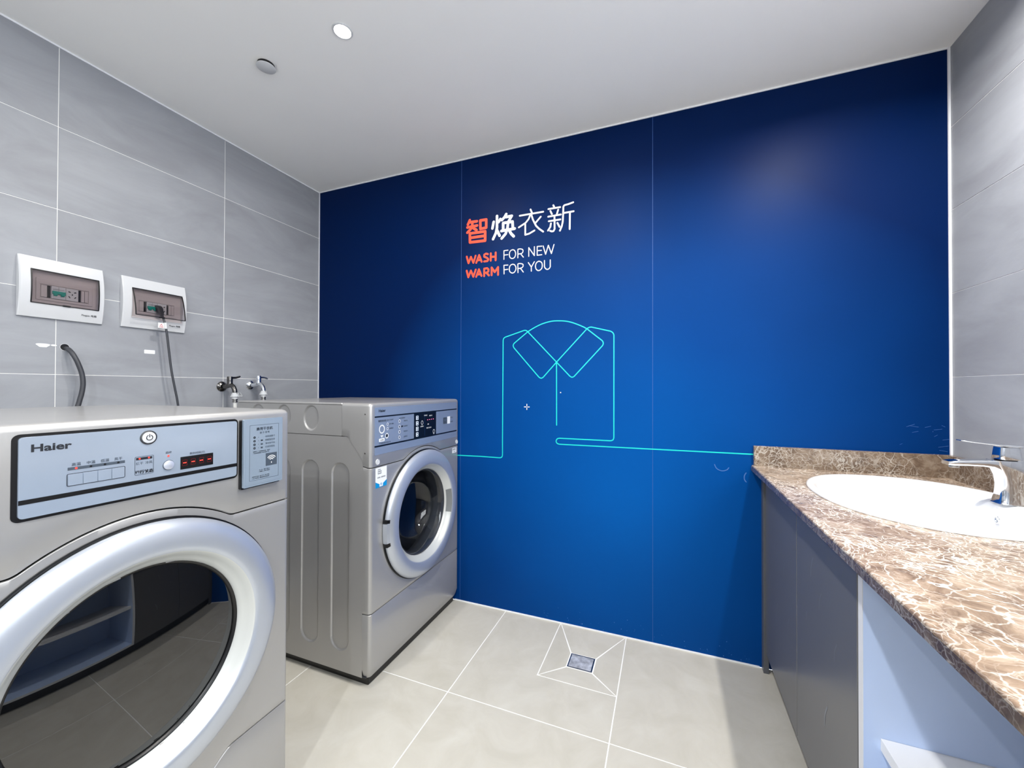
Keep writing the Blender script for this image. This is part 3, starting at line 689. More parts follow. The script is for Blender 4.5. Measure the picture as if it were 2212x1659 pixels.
disp = plate('display', -1.3640, -1.2975, .9695, .9965, .0008, 0, .0006, m_black, cp, 'x', XP, n=2, label='black four-digit display showing red dashes')
text('剩余时间(分)', .0056, -1.3305, .9995, 'x', XP, .0004, m_ink2, cp, align='CENTER')
Md = pm('x', XP+.0006); mbd, mbl = MB(), MB()
for i in range(4):
    yc_ = -1.3560+.0167*i; zc_ = .9832; w_, h_ = .0034, .0062
    stroke(mbl, [(yc_-w_, zc_), (yc_+w_, zc_)], .0018, Md, .0003, caps=False)
    for (a, b) in (((-w_, h_), (w_, h_)), ((-w_, -h_), (w_, -h_)), ((-w_-.001, .001), (-w_-.001, h_)), ((w_+.001, .001), (w_+.001, h_)), ((-w_-.001, -h_), (-w_-.001, -.001)), ((w_+.001, -h_), (w_+.001, -.001))):
        stroke(mbd, [(yc_+a[0], zc_+a[1]), (yc_+b[0], zc_+b[1])], .0010, Md, .0002, caps=False)
obj('lit_segment', mbl, m_led, disp); obj('dark_segment', mbd, m_leddim, disp)
# ---------------- instruction plate on the dryer
plate('plate_backing', -1.2350, -1.1300, .8945, 1.0665, .003, 0, .0085, m_black, dryer, 'x', X1)
ip = plate('instruction_plate', -1.2330, -1.1270, .8980, 1.0680, .0025, .009, .0150, m_plate, dryer, 'x', X1, bevel=.0015, label='silver instruction plate with black print')
XI = X1+.0150; Mi = pm('x', XI)
plate('raised_field', -1.2280, -1.1320, .9030, 1.0630, .001, 0, .0006, m_plate, ip, 'x', XI, n=2)
XI += .0006; Mi = pm('x', XI)
obj('border_line', prism(MB(), [(-1.2185, .9125), (-1.1390, .9125), (-1.1390, 1.0525), (-1.2185, 1.0525)], [[(-1.2179, .9131), (-1.1396, .9131), (-1.1396, 1.0519), (-1.2179, 1.0519)]], Mi, 0, .0003), m_ink2, ip)
text('商用干衣机', .0090, -1.1788, 1.0385, 'x', XI, .0004, m_ink, ip, align='CENTER')
text('操 作 说 明', .0056, -1.1788, 1.0300, 'x', XI, .0004, m_ink2, ip, align='CENTER')
for i, s in enumerate(('扫码选套餐', '匹配型空间', '支付洗干衣', '烘好衣取走')):
    z = 1.0210-.0090*i
    obj('step_dot', prism(MB(), circ(-1.2060, z, .0030, 14), [circ(-1.2060, z, .0011, 8)], Mi, 0, .0003), m_ink, ip)
    text('·', .010, -1.1955, z-.0036, 'x', XI, .0004, m_ink, ip, align='CENTER')
    if i: flat('step_icon', -1.1895, -1.1838, z-.0016+(.0 if i == 1 else -.001), z+.0016, 0, m_ink if i == 1 else m_ink2, ip, 'x', XI)
    text(s, .0054, -1.1770, z-.0022, 'x', XI, .0004, m_ink2, ip)
text('温馨提示：为保障您的衣物，衣请勿', .0029, -1.2100, .9838, 'x', XI, .0004, m_ink, ip)
text('个别衣服请根据烘干标识选择干衣。', .0029, -1.2100, .9798, 'x', XI, .0004, m_ink, ip)
flat('wifi_field', -1.1755, -1.1440, .9440, .9765, 0, m_ink2, ip, 'x', XI)
mb = MB()
for r_ in (.0052, .0094, .0136):
    stroke(mb, [(-1.1598+r_*sin(a), .9558+r_*cos(a)) for a in [radians(-50+100*t/12) for t in range(13)]], .0019, Mi, .0008)
stroke(mb, [(-1.1598, .9500), (-1.1598, .9528)], .0019, Mi, .0008)
obj('wifi_symbol', mb, m_wink, ip)
for i, s in enumerate(('扫一扫，请您下载APP', '海量集人上架干洗服务')): text(s, .0030, -1.1788, .9358-.0042*i, 'x', XI, .0004, m_ink, ip, align='CENTER')
for i, s in enumerate(('温馨提示注意：禁止烘烤，损坏衣物', '使用人完毕前，请检查您的衣物已取'))    : text(s, .0029, -1.2120, .9205-.0042*i, 'x', XI, .0004, m_ink, ip)

# ---------------- washer control panel
X2 = 1.008
ov = flat('overlay_film', -.6690, -.0270, .885, 1.0700, .0004, m_fascia, washer, 'x', X2, t=.0004, r=.003, label='blue-grey printed overlay')
XO = X2+.0008
for z0, z1 in ((1.0305, 1.0358), (.9150, .9212)): flat('black_band', -.6690, -.0270, z0, z1, 0, m_black, washer, 'x', XO)
bp_ = flat('touch_panel', -.4125, -.2305, .9212, 1.0305, 0, m_black, washer, 'x', XO, label='black touch panel with white icons')
text('Haier', .0160, -.6470, 1.0510, 'x', XO, .0004, m_ink, washer, bold=.00038, sx=1.15, label='word Haier in black')
Mo = pm('x', XO+.0004)
for i in range(4):
    z = 1.011-.0250*i
    flat('mode_button', -.3970, -.3790, z-.0095, z+.0095, .0003, m_paleblue, bp_, 'x', XO, r=.002)
    for dz in (.0045, -.0045): flat('mode_icon', -.3920, -.3840, z+dz-.0022, z+dz+.0022, .0008, m_ink2, bp_, 'x', XO)
for (y, z) in ((-.3500, .9860), (-.2510, .9370)):
    mb = MB(); stroke(mb, [(y+.0075*sin(t*pi/10), z+.0088*cos(t*pi/10)) for t in range(21)], .0022, Mo, .0004, caps=False)
    obj('ring_icon', mb, m_wink, bp_)
text('启动暂停', .0066, -.3500, .9665, 'x', XO, .0006, m_wink, bp_, align='CENTER')
text('预约时间', .0066, -.3210, 1.0155, 'x', XO, .0006, m_wink, bp_, align='CENTER')
text('剩余时间', .0066, -.2780, 1.0120, 'x', XO, .0006, m_wink, bp_, align='CENTER')
text('童锁', .0062, -.2990, .9730, 'x', XO, .0006, m_wink, bp_, align='CENTER')
text('洗涤 漂洗 脱水', .0066, -.2935, .9560, 'x', XO, .0006, m_wink, bp_, align='CENTER')
text('电源', .0062, -.2510, .9235, 'x', XO, .0006, m_wink, bp_, align='CENTER')
mb = MB()
for i in range(4): stroke(mb, [(-.3045+.0163*i-.003, .9960+.0002*i), (-.3045+.0163*i+.003, .9960+.0002*i)], .0024, Mo, .0004, caps=False)
obj('lit_segment', mb, m_pinkled, bp_)
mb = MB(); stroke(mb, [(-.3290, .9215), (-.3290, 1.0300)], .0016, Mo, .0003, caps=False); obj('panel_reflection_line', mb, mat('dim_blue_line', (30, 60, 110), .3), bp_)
text('商用洗衣机', .0095, -.6480, 1.0120, 'x', XO, .0004, m_ink, washer)
text('操作使用说明', .0066, -.5970, 1.0140, 'x', XO, .0004, m_ink2, washer)
text('五步自助洗衣', .0066, -.5180, 1.0160, 'x', XO, .0004, m_ink2, washer)
Mo2 = pm('x', XO)
def icon(name, f, material=m_wink):
    mb = MB(); f(mb); obj(name, mb, material, washer)
def circ_icon(y, z, a, b, w):
    icon('circle_icon', lambda mb: stroke(mb, [(y+a*sin(t*pi/10), z+b*cos(t*pi/10)) for t in range(21)], w, Mo2, .0004, caps=False))
circ_icon(-.6270, .9830, .0150, .0155, .0050); circ_icon(-.5970, .9540, .0085, .0095, .0036)
for y, z in ((-.5930, 1.0000), (-.5930, .9820)): circ_icon(y, z, .0050, .0055, .0016)
for z in (1.006, .983, .961, .938): circ_icon(-.5160, z, .0058, .0066, .0020)
icon('arrow_icon', lambda mb: mb.add([Mo2(u, v, .0004) for u, v in ((-.6360, .9590), (-.6180, .9590), (-.6270, .9490))], [(0, 1, 2)]))
icon('label_icon', lambda mb: mb.add([Mo2(*p, .0004) for p in rrect(-.6440, -.6105, .9340, .9470, .003, 3)], [tuple(range(16))]))
icon('dot_icon', lambda mb: mb.add([Mo2(*p, .0008) for p in circ(-.5970, .9540, .0062, 12)], [tuple(range(12))]), m_ink)
icon('card_icon', lambda mb: mb.add([Mo2(u, v, .0004) for u, v in ((-.5045, .9800), (-.4910, .9800), (-.4910, .9860), (-.5045, .9860))], [(0, 1, 2, 3)]), m_ink)
text('洗衣液', .0066, -.6273, .9376, 'x', XO, .0007, m_ink2, washer, align='CENTER')
for z, s in ((.9975, '1.放入衣物'), (.9795, '2.关好机门')): text(s, .0062, -.5850, z, 'x', XO, .0004, m_ink, washer)
for z, s in ((1.003, '扫码洗衣'), (.980, '选择程序'), (.958, '支付启动'), (.935, '洗完取衣')):
    text(s, .0066, -.4860, z, 'x', XO, .0004, m_ink2, washer); text(s[:1], .0070, -.5160, z+.0002, 'x', XO, .0004, m_ink, washer, align='CENTER')
text('本产品请在指导下安全使用', .0058, -.6440, .9255, 'x', XO, .0004, m_ink, washer)
flat('wifi_field', -.1640, -.1270, .9640, .9960, 0, m_ink2, washer, 'x', XO)
mb = MB()
for r_ in (.0050, .0090, .0130): stroke(mb, [(-.1455+r_*sin(a), .9740+r_*cos(a)) for a in [radians(-50+100*t/8) for t in range(9)]], .0016, Mo2, .0006)
obj('wifi_symbol', mb, m_fascia, washer)
flat('blank_label', -.1240, -.0960, .9620, .9990, .0003, m_paper, washer, 'x', XO, r=.001)
text('扫码支付', .0062, -.0920, .9900, 'x', XO, .0004, m_ink2, washer); text('洗衣服务', .0062, -.0920, .9680, 'x', XO, .0004, m_ink2, washer)
for y in (-.6500, -.0240):
    disc('screw_cap', y, .8570, [(.0115, 0), (.0112, .0015), (.0095, .0024), (.0090, .0016), (.0003, .0016)], m_white, washer, base=X2, n=28)
st = flat('energy_sticker', -.6625, -.5960, .7560, .8340, .0004, m_paper, washer, 'x', X2, label='white and blue paper sticker')
Ms = pm('x', X2+.0006)
mb = MB().add([Ms(u, v, .0004) for u, v in ((-.6625, .7560), (-.5960, .7560), (-.5960, .7800), (-.6295, .7640), (-.6625, .7800))], [(0, 1, 3, 4), (1, 2, 3)])
obj('blue_corner', mb, m_cyan, st)
flat('badge', -.6400, -.6200, .7590, .7770, .0008, m_paper, st, 'x', X2+.0006); text('检', .0120, -.6300, .7635, 'x', X2+.0006, .0014, m_cyan, st, align='CENTER')
for i, s in enumerate(('合格证', '免费安装', '售后服务')): text(s, .0058, -.6500, .8240-.0075*i, 'x', X2+.0006, .0006, m_ink2, st)
text('全国统一服务热线', .0060, -.6530, .7930, 'x', X2+.0006, .0006, m_ink2, st)
s2 = flat('number_sticker', -.0720, -.0270, .8020, .8290, .0004, m_paper, washer, 'x', X2, label='small white sticker at the right edge')
text('洗衣机', .0100, -.0680, .8170, 'x', X2+.0006, .0005, m_ink, s2); text('01号', .0070, -.0560, .8060, 'x', X2+.0006, .0005, m_ink2, s2)
# screws on the side return of the fascia
for z in (1.045, .895): obj('screw', MB().lathe([(.0035, 0), (.0030, -.0012), (.0003, -.0015)], (X2-.026, -.690, z), 'y', 14), m_steel, washer, smooth=40)

# ================================================================== BREAKER BOXES on the left wall
def breaker_box(ya, yb, za, zb, wya, wyb, wza, wzb, label, open_=False, plug=False):
    e = empty('breaker_box', (0, (ya+yb)/2, za), label, 'breaker box', 'breaker boxes on the grey tiles')
    zm = (za+zb)/2; hh = (zb-za)/2
    D = lambda z: .009+.015*(1-((z-zm)/hh)**2)
    # bowed frame as a solid with a window
    zs = sorted(set([za+(zb-za)*i/20 for i in range(21)]+[wza, wzb])); ys = [ya, ya+.003, wya, wyb, yb-.003, yb]
    mb = MB(); ny = len(ys)
    for z in zs:
        for y in ys:
            ed = .0035 if y in (ya, yb) else 0
            mb.v.append((D(z)-ed, y, z))
    for i in range(len(zs)-1):
        for j in range(ny-1):
            if wza-1e-6 <= zs[i] and zs[i+1] <= wzb+1e-6 and ys[j] >= wya-1e-6 and ys[j+1] <= wyb+1e-6: continue
            a = i*ny+j; mb.f.append((a, a+1, a+ny+1, a+ny))
    o = len(mb.v)
    for z in zs: mb.v += [(0.0002, ya, z), (0.0002, yb, z)]
    for i in range(len(zs)-1):
        mb.f.append((i*ny, (i+1)*ny, o+2*i+2, o+2*i)); mb.f.append((i*ny+ny-1, o+2*i+1, o+2*i+3, (i+1)*ny+ny-1))
    for i in (0, len(zs)-1):
        mb.f.append(tuple([i*ny+j for j in range(ny)]+[o+2*i+1, o+2*i]))
    # window reveals
    iw = [i for i, z in enumerate(zs) if wza-1e-6 <= z <= wzb+1e-6]
    for y in (wya, wyb):
        fr = [(D(zs[i]), y, zs[i]) for i in iw]; bk = [(.004, y, zs[i]) for i in iw]
        k = len(mb.v); mb.v += fr+bk; n = len(iw)
        for i in range(n-1): mb.f.append((k+i, k+i+1, k+n+i+1, k+n+i))
    for z in (wza, wzb): mb.add([(D(z), wya, z), (D(z), wyb, z), (.004, wyb, z), (.004, wya, z)], [(0, 1, 2, 3)])
    obj('frame', mb, m_white, e, smooth=30)
    h_ = wzb-wza; w_ = wyb-wya
    # insert with stepped rim and rail opening
    ra, rb = wya+w_*.16, wyb-w_*.155; rza, rzb = wza+h_*.215, wza+h_*.585
    px = pm('x', 0.0)
    obj('insert_plate', prism(MB(), [(wya, wza), (wyb, wza), (wyb, wzb), (wya, wzb)], [[(ra, rza), (rb, rza), (rb, rzb), (ra, rzb)]], px, .002, .0075), m_inner, e)
    obj('insert_rim', prism(MB(), [(ra-.012, rza-.010), (rb+.012, rza-.010), (rb+.012, rzb+.022), (ra-.012, rzb+.022)], [[(ra-.002, rza-.002), (rb+.002, rza-.002), (rb+.002, rzb+.002), (ra-.002, rzb+.002)]], px, .0075, .0100), m_inner, e, bevel=.0008, bseg=2)
    bx('rail', .001, .002, ra, rb, rza, rzb, m_black, e)
    W_ = rb-ra
    bx('blank_cover', .002, .0105, ra, ra+W_*.12, rza+.001, rzb-.001, m_inner, e, bevel=.0006)
    for q in (.845, .925): bx('blank_cover', .002, .0105, ra+W_*q, ra+W_*(q+.07), rza+.001, rzb-.001, m_inner, e, bevel=.0006)
    b0, b1 = ra+W_*.205, ra+W_*.50
    br = bx('circuit_breaker', .002, .0120, b0, b1, rza, rzb, m_white, e, bevel=.0008)
    zt = rza+(rzb-rza)*.50
    bx('toggle', .0120, .0175, b0+.001, b1-.001, zt-.006, zt+.005, m_teal, br, bevel=.001)
    for q in (.12, .62): bx('toggle', .0120, .0185, b0+(b1-b0)*q, b0+(b1-b0)*(q+.26), zt-.012, zt-.005, m_teal, br, bevel=.001)
    mb = MB(); ms = pm('x', .0120)
    for dz in (.010, .0125): stroke(mb, [(b0+.003, zt+dz), (b1-.003, zt+dz)], .0008, ms, .0003, caps=False)
    stroke(mb, [((b0+b1)/2, zt+.005), ((b0+b1)/2, rzb-.001)], .0007, ms, .0003, caps=False); obj('print', mb, m_ink2, br)
    s0, s1 = ra+W_*.505, ra+W_*.775
    so = bx('socket', .002, .0125, s0, s1, rza, rzb, m_white, e, bevel=.0008)
    mb = MB(); ms = pm('x', .0125); yc, zc = (s0+s1)/2, (rza+rzb)/2; q = (s1-s0)
    for a, b, w in (((-.32*q, .33*q), (-.14*q, .27*q), .11*q), ((.32*q, .33*q), (.14*q, .27*q), .11*q), ((0, .10*q), (0, -.06*q), .085*q), ((-.30*q, -.18*q), (-.17*q, -.36*q), .085*q), ((.30*q, -.18*q), (.17*q, -.36*q), .085*q)):
        stroke(mb, [(yc+a[0], zc+a[1]), (yc+b[0], zc+b[1])], w, ms, .0003, caps=False)
    obj('socket_hole', mb, m_black, so)
    # smoked cover, curved like the frame (hinged at its top edge)
    ang = radians(13) if open_ else 0
    rows = 8; mb = MB(); t = .0012
    def cv(f, d):
        z = wzb-.002-(h_-.004)*f; x = D(z)+.0004-D(wzb-.002)+d; dz = z-(wzb-.002)
        xx = x*cos(ang)-dz*sin(ang); zz = dz*cos(ang)+x*sin(ang)
        return xx+D(wzb-.002), wzb-.002+zz
    for d, in ((0,), (t,)):
        pass
    r1 = [cv(i/rows, t) for i in range(rows+1)]; r0 = [cv(i/rows, 0) for i in range(rows+1)]
    prof = r1+r0[::-1]
    mb.rings([[(x, wya+.002, z) for x, z in prof], [(x, wyb-.002, z) for x, z in prof]])
    cover = obj('cover', mb, m_tint, e, smooth=30, label='smoked see-through cover'+(' standing ajar' if open_ else ''))
    edge = MB()
    for y in (wya+.0016, wyb-.0016):
        edge.rings([[(x, y-.0016, z) for x, z in (cv(i/rows, -.0012), cv(i/rows, t+.0004))]+[(x, y+.0016, z) for x, z in (cv(i/rows, t+.0004), cv(i/rows, -.0012))] for i in range(rows+1)])
    for f in (0.0, 1.0):
        x, z = cv(f, t/2); edge.box(x-.0016, x+.0012, wya+.001, wyb-.001, z-.0015, z+.0015)
    obj('cover_edge', edge, m_black, cover)
    x, z = cv(1.0, 0); yl = (wya+wyb)/2
    bx('latch', x-.001, x+.0035, yl-.010, yl+.010, z-.0025, z+.003, m_black, cover, bevel=.0008)
    if open_:
        obj('window_lip', prism(MB(), [(wya-.001, wza-.005), (wyb+.001, wza-.005), (wyb+.001, wza), (wya-.001, wza)], [], px, .012, D(wza)+.0008), m_inner, e)
    text('Plogon 电箱', .0085, wyb-.048, za+(wza-za)*.48, 'x', D(za+(wza-za)*.55)-.0002, .0012, m_ink, e, sx=1.0, bold=.00008)
    return e
breaker_box(-1.263, -1.043, 1.391, 1.600, -1.237, -1.059, 1.438, 1.557, 'white framed breaker box with its smoked cover shut, left one of two on the wall')
breaker_box(-.987, -.759, 1.393, 1.599, -.958, -.777, 1.438, 1.556, 'white framed breaker box with its cover ajar and a plug inside, right one of two', open_=True)

# power cord plugged into the right-hand box
e = empty('power_cord', (.02, -.835, 1.06), 'thin grey power cord hanging from the open breaker box behind the dryer', 'cord')
pts = [(.0280, -.8590, 1.462), (.040, -.860, 1.445), (.048, -.8585, 1.425), (.052, -.8555, 1.40), (.053, -.8505, 1.36), (.053, -.8450, 1.31), (.055, -.8355, 1.22), (.058, -.8230, 1.14), (.060, -.8120, 1.07), (.060, -.800, .95), (.060, -.79, .75)]
obj('cable', MB().tube([tuple(p) for p in spline(pts, 5)], .0042, 10), m_cable, e, smooth=60)
mb = MB(); rs = []
for x, z, w, h in ((.013, 1.484, .026, .030), (.020, 1.481, .026, .030), (.028, 1.474, .022, .026), (.034, 1.460, .014, .016), (.039, 1.448, .011, .010)):
    rs.append([(x+(.004 if v < z else 0), u, v) for u, v in rrect(-.8640-w/2, -.8640+w/2, z-h/2, z+h/2, min(w, h)*.25, 3)])
obj('plug', mb.rings(rs), m_dark, e, smooth=45)
tg = obj('warning_tag', MB().box(.0505, .0515, -.8835, -.8560, 1.3985, 1.4205), m_paper, e, label='white warning tag with red triangle')
mt = pm('x', .0515); mb = MB(); red = mat('red_print', (190, 40, 36), .5)
stroke(mb, [(-.8775, 1.4070), (-.8720, 1.4165), (-.8665, 1.4070), (-.8775, 1.4070)], .0012, mt, .0003)
stroke(mb, [(-.8720, 1.4095), (-.8720, 1.4130)], .0012, mt, .0003); obj('triangle_mark', mb, red, tg)
text('请勿触摸', .0040, -.8720, 1.4010, 'x', .0515, .0003, red, tg, align='CENTER')
obj('tag_sleeve', MB().tube([(.0512, -.8572, 1.423), (.0530, -.8560, 1.397)], .0056, 10), m_white, e, smooth=60)

# thick cable out of a hole in the tiles
e = empty('wall_cable', (0, -1.144, 1.291), 'thick dark grey cable coming out of a round hole in the tiles, behind the dryer', 'cable')
pts = [(-.004, -1.1405, 1.2885), (.014, -1.1395, 1.2850), (.032, -1.1340, 1.266), (.040, -1.1240, 1.235), (.044, -1.1145, 1.195), (.046, -1.1120, 1.160), (.046, -1.1150, 1.125), (.046, -1.1220, 1.090), (.046, -1.128, 1.05), (.046, -1.13, .90), (.046, -1.13, .70)]
obj('cable', MB().tube([tuple(p) for p in spline(pts, 6)], .0075, 14), m_cable, e, smooth=60)
obj('hole_edge', MB().lathe([(.0004, .0006), (.0120, .0006)], (0, -1.1440, 1.2925), 'x', 28), m_black, e)
obj('hole_rim', MB().lathe([(.0119, .0008), (.0132, .0008)], (0, -1.1440, 1.2925), 'x', 28), m_white, e)

# small paper label and the plaster smear
e = obj('wall_label', prism(MB(), rrect(-.9060, -.8680, 1.2890, 1.3050, .002, 2), [], pm('x', 0), 0, .0008), m_paper, label='small blank white label stuck on the tiles below the open breaker box', cat='label')
mb = MB(); pts = [(-1.199+.016*cos(a)*(1+.25*sin(3*a)), 1.2940+.0085*sin(a)*(1+.2*cos(2*a))) for a in [2*pi*t/18 for t in range(18)]]
prism(mb, pts, [], pm('x', 0), 0, .0012)
prism(mb, [(-1.172+.008*cos(a), 1.2965+.0035*sin(a)) for a in [2*pi*t/10 for t in range(10)]], [], pm('x', 0), 0, .0010)
obj('plaster_patch', mb, m_plaster, label='smear of white filler on the tile joint left of the cable hole', cat='filler patch')

# ================================================================== WATER TAPS
def tap(y, z, material, lev, label):
    e = empty('water_tap', (0, y, z), label, 'tap', 'water taps above the washing machine')
    obj('flange', MB().lathe([(.0245, 0), (.0250, .0015), (.0225, .006), (.0150, .010), (.0125, .012)], (0, y, z), 'x', 32), material, e, smooth=40)
    obj('body', MB().tube([tuple(p) for p in spline([(.004, y, z), (.030, y, z), (.052, y, z+.004), (.070, y, z+.006), (.085, y, z-.002), (.094, y, z-.016), (.097, y, z-.030)], 5)], .0105, 16), material, e, smooth=60)
    obj('valve', MB().lathe([(.0130, -.004), (.0135, .004), (.0120, .012), (.0125, .020), (.0125, .036), (.0110, .041), (.0004, .042)], (.060, y, z+.008), 'z', 24), material, e, smooth=40)
    zl = z+.044
    rs = []
    for t, (dy, dz, w, h) in enumerate(((0, 0, .010, .004), (.012, .001, .007, .003), (.026, .0015, .006, .0028), (.038, .005, .0072, .0028), (.046, .008, .0055, .0022))):
        dz = dz*lev
        rs.append([(.060+w*1.15*cos(a), y+dy*1.05, zl+dz-.002+h*1.9*sin(a)) for a in [2*pi*k/12 for k in range(12)]])
    obj('lever', MB().rings(rs), material, e, smooth=50)
    return e
tap(-.590, 1.150, m_darksteel, 1.0, 'dark nickel wall tap with white hose, the left of the two')
tap(-.443, 1.158, m_chrome, -.9, 'bright chrome wall tap close to the blue wall, the right of the two')
def hose(y, z, label, clip):
    e = empty('inlet_hose', (.097, y, z), label, 'hose', 'inlet hoses on the taps')
    obj('connector', MB().lathe([(.0125, .010), (.0155, .008), (.0160, -.004), (.0185, -.005), (.0185, -.010), (.0135, -.011), (.0130, -.020)], (.097, y, z), 'z', 28, cap0=True, cap1=True), m_white, e, smooth=40)
    for k in range(4): bx('connector_screw', .097+.0135*cos(k*pi/2)-.002, .097+.0135*cos(k*pi/2)+.002, y+.0135*sin(k*pi/2)-.002, y+.0135*sin(k*pi/2)+.002, z+.001, z+.0095, m_dark, e)
    obj('collar', MB().lathe([(.0118, -.020), (.0118, -.026), (.0100, -.027), (.0100, -.031), (.0118, -.032), (.0118, -.037), (.0095, -.038)], (.097, y, z), 'z', 24), m_steel, e, smooth=40)
    if clip: obj('clip_lever', MB().rings([[(.097, y+.018, z-.007), (.102, y+.018, z-.007), (.102, y+.018, z-.003), (.097, y+.018, z-.003)], [(.097, y+.034, z-.009), (.102, y+.034, z-.009), (.102, y+.034, z-.006), (.097, y+.034, z-.006)], [(.097, y+.022, z+.010), (.102, y+.022, z+.010), (.102, y+.022, z+.013), (.097, y+.022, z+.013)]]), m_white, e)
    obj('tube', MB().tube([tuple(p) for p in spline([(.097, y, z-.034), (.099, y+.001, z-.075), (.105, y+.003, z-.15), (.12, y+.008, z-.3), (.14, y+.02, z-.5)], 6)], .0085, 12), m_hose, e, smooth=60)
hose(-.590, 1.110, 'white inlet hose with lever clip under the left dark tap', True)
hose(-.443, 1.118, 'white inlet hose under the right chrome tap', False)

# ================================================================== COUNTER, BASIN, FAUCET, CABINETS
CX0, CX1, CYN, CT, CB = 2.388, W-.001, -2.05, .831, .807
bcx, bcy, ba, bb, be = 2.735, -.437, .257, .312, 2.25
def sell(cx, cy, a, b, n=96, e=be):
    out = []
    for k in range(n):
        t = 2*pi*k/n; c, s = cos(t), sin(t)
        out.append((cx+a*math.copysign(abs(c)**(2/e), c), cy+b*math.copysign(abs(s)**(2/e), s)))
    return out
ct = empty('countertop', (2.7, -1.0, CB), 'brown marble countertop with white veins and low upstands', 'countertop')
obj('slab', prism(MB(), [(CX0, CYN), (CX1, CYN), (CX1, -.0022), (CX0, -.0022)], [sell(bcx, bcy, ba-.012, bb-.012)], PZ, CB, CT), m_marble, ct, bevel=.004, bseg=3)
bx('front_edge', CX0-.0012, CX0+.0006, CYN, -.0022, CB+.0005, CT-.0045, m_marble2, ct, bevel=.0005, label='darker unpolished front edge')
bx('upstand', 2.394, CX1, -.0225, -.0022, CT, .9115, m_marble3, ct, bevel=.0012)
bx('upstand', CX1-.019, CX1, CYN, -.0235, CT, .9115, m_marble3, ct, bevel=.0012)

wb = empty('washbasin', (bcx, bcy, CT), 'white oval ceramic washbasin set into the marble counter', 'washbasin')
R = []
def ring(a, b, z, sh=0.0, e_=be): R.append([(x, y, z) for x, y in sell(bcx+sh, bcy, a, b, 96, e_)])
ring(ba-.016, bb-.016, CT-.020); ring(ba-.014, bb-.014, CT+.0003)
ring(ba, bb, CT+.0005); ring(ba+.001, bb+.001, CT+.004); ring(ba-.002, bb-.002, CT+.0085); ring(ba-.008, bb-.008, CT+.011)
ring(ba-.016, bb-.016, CT+.010); ring(ba-.024, bb-.024, CT+.0065)
ring(ba-.045, bb-.036, CT+.004, -.016); ring(ba-.058, bb-.044, CT-.004, -.022); ring(ba-.066, bb-.052, CT-.020, -.026)
ring(ba-.080, bb-.070, CT-.060, -.028); ring(ba-.110, bb-.110, CT-.105, -.030); ring(ba-.160, bb-.190, CT-.132, -.030); ring(.030, .030, CT-.140, -.030, 2); ring(.024, .024, CT-.141, -.030, 2)
obj('bowl', MB().rings(R, False, True), m_ceramic, wb, smooth=60)
obj('drain_ring', MB().lathe([(.0235, .0), (.0225, .003), (.016, .002), (.015, -.002), (.0004, -.002)], (bcx-.030, bcy, CT-.1405), 'z', 32), m_chrome, wb, smooth=40)
obj('overflow_ring', MB().lathe([(.010, 0), (.0095, -.0022), (.0065, -.0022), (.006, .001), (.0003, .001)], (bcx+.152, bcy, CT-.034), 'x', 24), m_chrome, wb, smooth=40)

# faucet
FX, FY = 2.934, -.400
fa = empty('basin_faucet', (FX, FY, CT+.008), 'chrome single-lever faucet standing on the white basin rim', 'faucet')
rs = []
for z, x0, x1, w in ((.8365, 2.902, 2.966, .027), (.8395, 2.904, 2.964, .026), (.860, 2.907, 2.963, .0235), (.890, 2.908, 2.964, .0225), (.912, 2.905, 2.966, .0220), (.9300, 2.898, 2.968, .0220), (.9430, 2.893, 2.969, .0220), (.9540, 2.892, 2.967, .0215)):
    rs.append([(x, y, z) for x, y in rrect(x0, x1, FY-w, FY+w, min(.014, w*.6), 5)])
obj('body', MB().rings(rs), m_chrome, fa, smooth=45)
rs = []
for x, z0, z1, w in ((2.912, .9160, .9540, .0210), (2.903, .9275, .9540, .0208), (2.892, .9330, .9538, .0205), (2.870, .9355, .9525, .0200), (2.840, .9350, .9500, .0195), (2.812, .9335, .9475, .0185), (2.800, .9340, .9450, .0165)):
    rs.append([(x, u, v) for u, v in rrect(FY-w, FY+w, z0, z1, .0045, 3)])
obj('spout', MB().rings(rs), m_chrome, fa, smooth=45)
obj('aerator', MB().lathe([(.0115, 0), (.0115, -.006), (.0100, -.0072), (.0004, -.0072)], (2.8185, FY, .9345), 'z', 28, cap0=True), m_steel, fa, smooth=40)
obj('neck_ring', MB().lathe([(.0205, .9535-.955), (.0205, .003)], (2.9255, FY, .955), 'z', 36, cap1=True), m_black, fa, smooth=40)
rs = []
for z, r_ in ((.957, .0205), (.958, .0210), (.972, .0200), (.984, .0190), (.990, .0182)):
    rs.append([(x, y, z) for x, y in rrect(2.9255-r_, 2.9255+r_+.004, FY-r_, FY+r_, .009, 5)])
obj('handle_block', MB().rings(rs), m_chrome, fa, smooth=45)
rs = []
for x, z, h, w in ((2.9520, .9925, .0030, .0160), (2.9250, .9935, .0032, .0175), (2.8900, .9975, .0022, .0155), (2.8600, 1.0008, .0018, .0140), (2.8330, 1.0040, .0016, .0125), (2.8290, 1.0046, .0010, .0110)):
    rs.append([(x, u, v) for u, v in rrect(FY-w, FY+w, z-h, z+h, h*.8, 2)])
obj('lever', MB().rings(rs), m_chrome, fa, smooth=45)

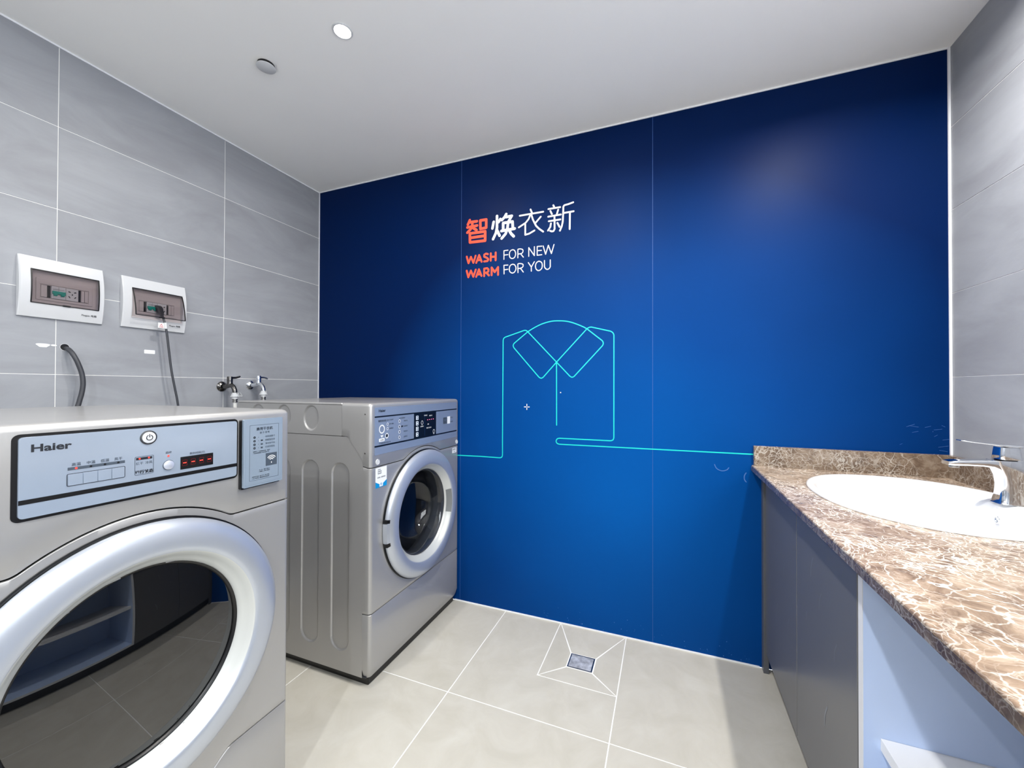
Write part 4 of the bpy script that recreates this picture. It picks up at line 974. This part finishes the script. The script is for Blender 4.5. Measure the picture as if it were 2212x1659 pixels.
# base cabinet with two grey doors next to the blue wall
XD = 2.430
bc = empty('base_cabinet', (2.72, -.44, 0), 'grey two-door base cabinet under the sink, next to the blue wall', 'cabinet')
bx('carcass', XD+.019, CX1-.02, -.868, -.0024, .095, .650, m_filler, bc)
bx('top_rail', XD+.019, XD+.04, -.868, -.0024, .735, CB, m_filler, bc)
for ya, yb in ((-.8670, -.4525), (-.4495, -.0400)):
    bx('door', XD, XD+.018, ya, yb, .085, .8045, m_door, bc, bevel=.0012, label='grey laminate door with faint scratches')
bx('filler_strip', 2.4230, 2.4420, -.0360, -.0024, 0, CB, m_filler, bc, bevel=.0008)
bx('kickboard', XD+.050, XD+.062, -.868, -.0024, 0, .095, m_kick, bc)
# faint scratches on the doors (thin wiped marks)
mb = MB(); random.seed(9); Msx = lambda u, v, d: (XD-d, u, v)
for y, z, l, w in ((-.20, .60, .08, .0025), (-.32, .56, .05, .002), (-.60, .69, .06, .003), (-.66, .62, .05, .002), (-.37, .40, .04, .003), (-.23, .38, .07, .002), (-.70, .36, .06, .005), (-.13, .45, .10, .002), (-.76, .55, .05, .002), (-.55, .52, .03, .002)):
    p = smooth_path([(y, z), (y+l*.25, z-l*.5), (y+l*.3, z-l)], 4); stroke(mb, p, w, Msx, .0002, caps=False)
obj('scratch_marks', mb, mat('pale_scratch', (138, 142, 150), .45), bc)

# open shelf unit, pale blue inside with white edge bands
su = empty('open_shelf_unit', (2.72, -1.44, 0), 'open pale blue shelf unit with white edges under the near end of the counter', 'shelf unit')
YA, YB = -.8700, -1.990; XS = 2.4315; XK = CX1-.02
for y0, y1, in ((YA-.0175, YA), (YB, YB+.0175)):
    sp = bx('side_panel', XS+.001, XK, y0, y1, .085, .806, m_lblue, su)
    bx('edge_band', XS-.0005, XS+.001, y0-.0002, y1+.0002, .085, .806, m_whiteedge, sp)
bx('back_panel', XK-.012, XK, YB+.0175, YA-.0175, .10, .806, m_lblue, su)
bp2 = bx('bottom_panel', XS+.001, XK-.012, YB+.0175, YA-.0175, .085, .1035, m_lblue, su)
bx('edge_band', XS-.0005, XS+.001, YB+.0175, YA-.0175, .085, .1035, m_whiteedge, bp2)
sh = bx('shelf', 2.4600, XK-.012, YB+.0180, YA-.0180, .4230, .4460, m_whiteedge, su, label='white middle shelf')
bx('kickboard', XS+.045, XS+.057, YB, YA, 0, .085, m_kick, su)
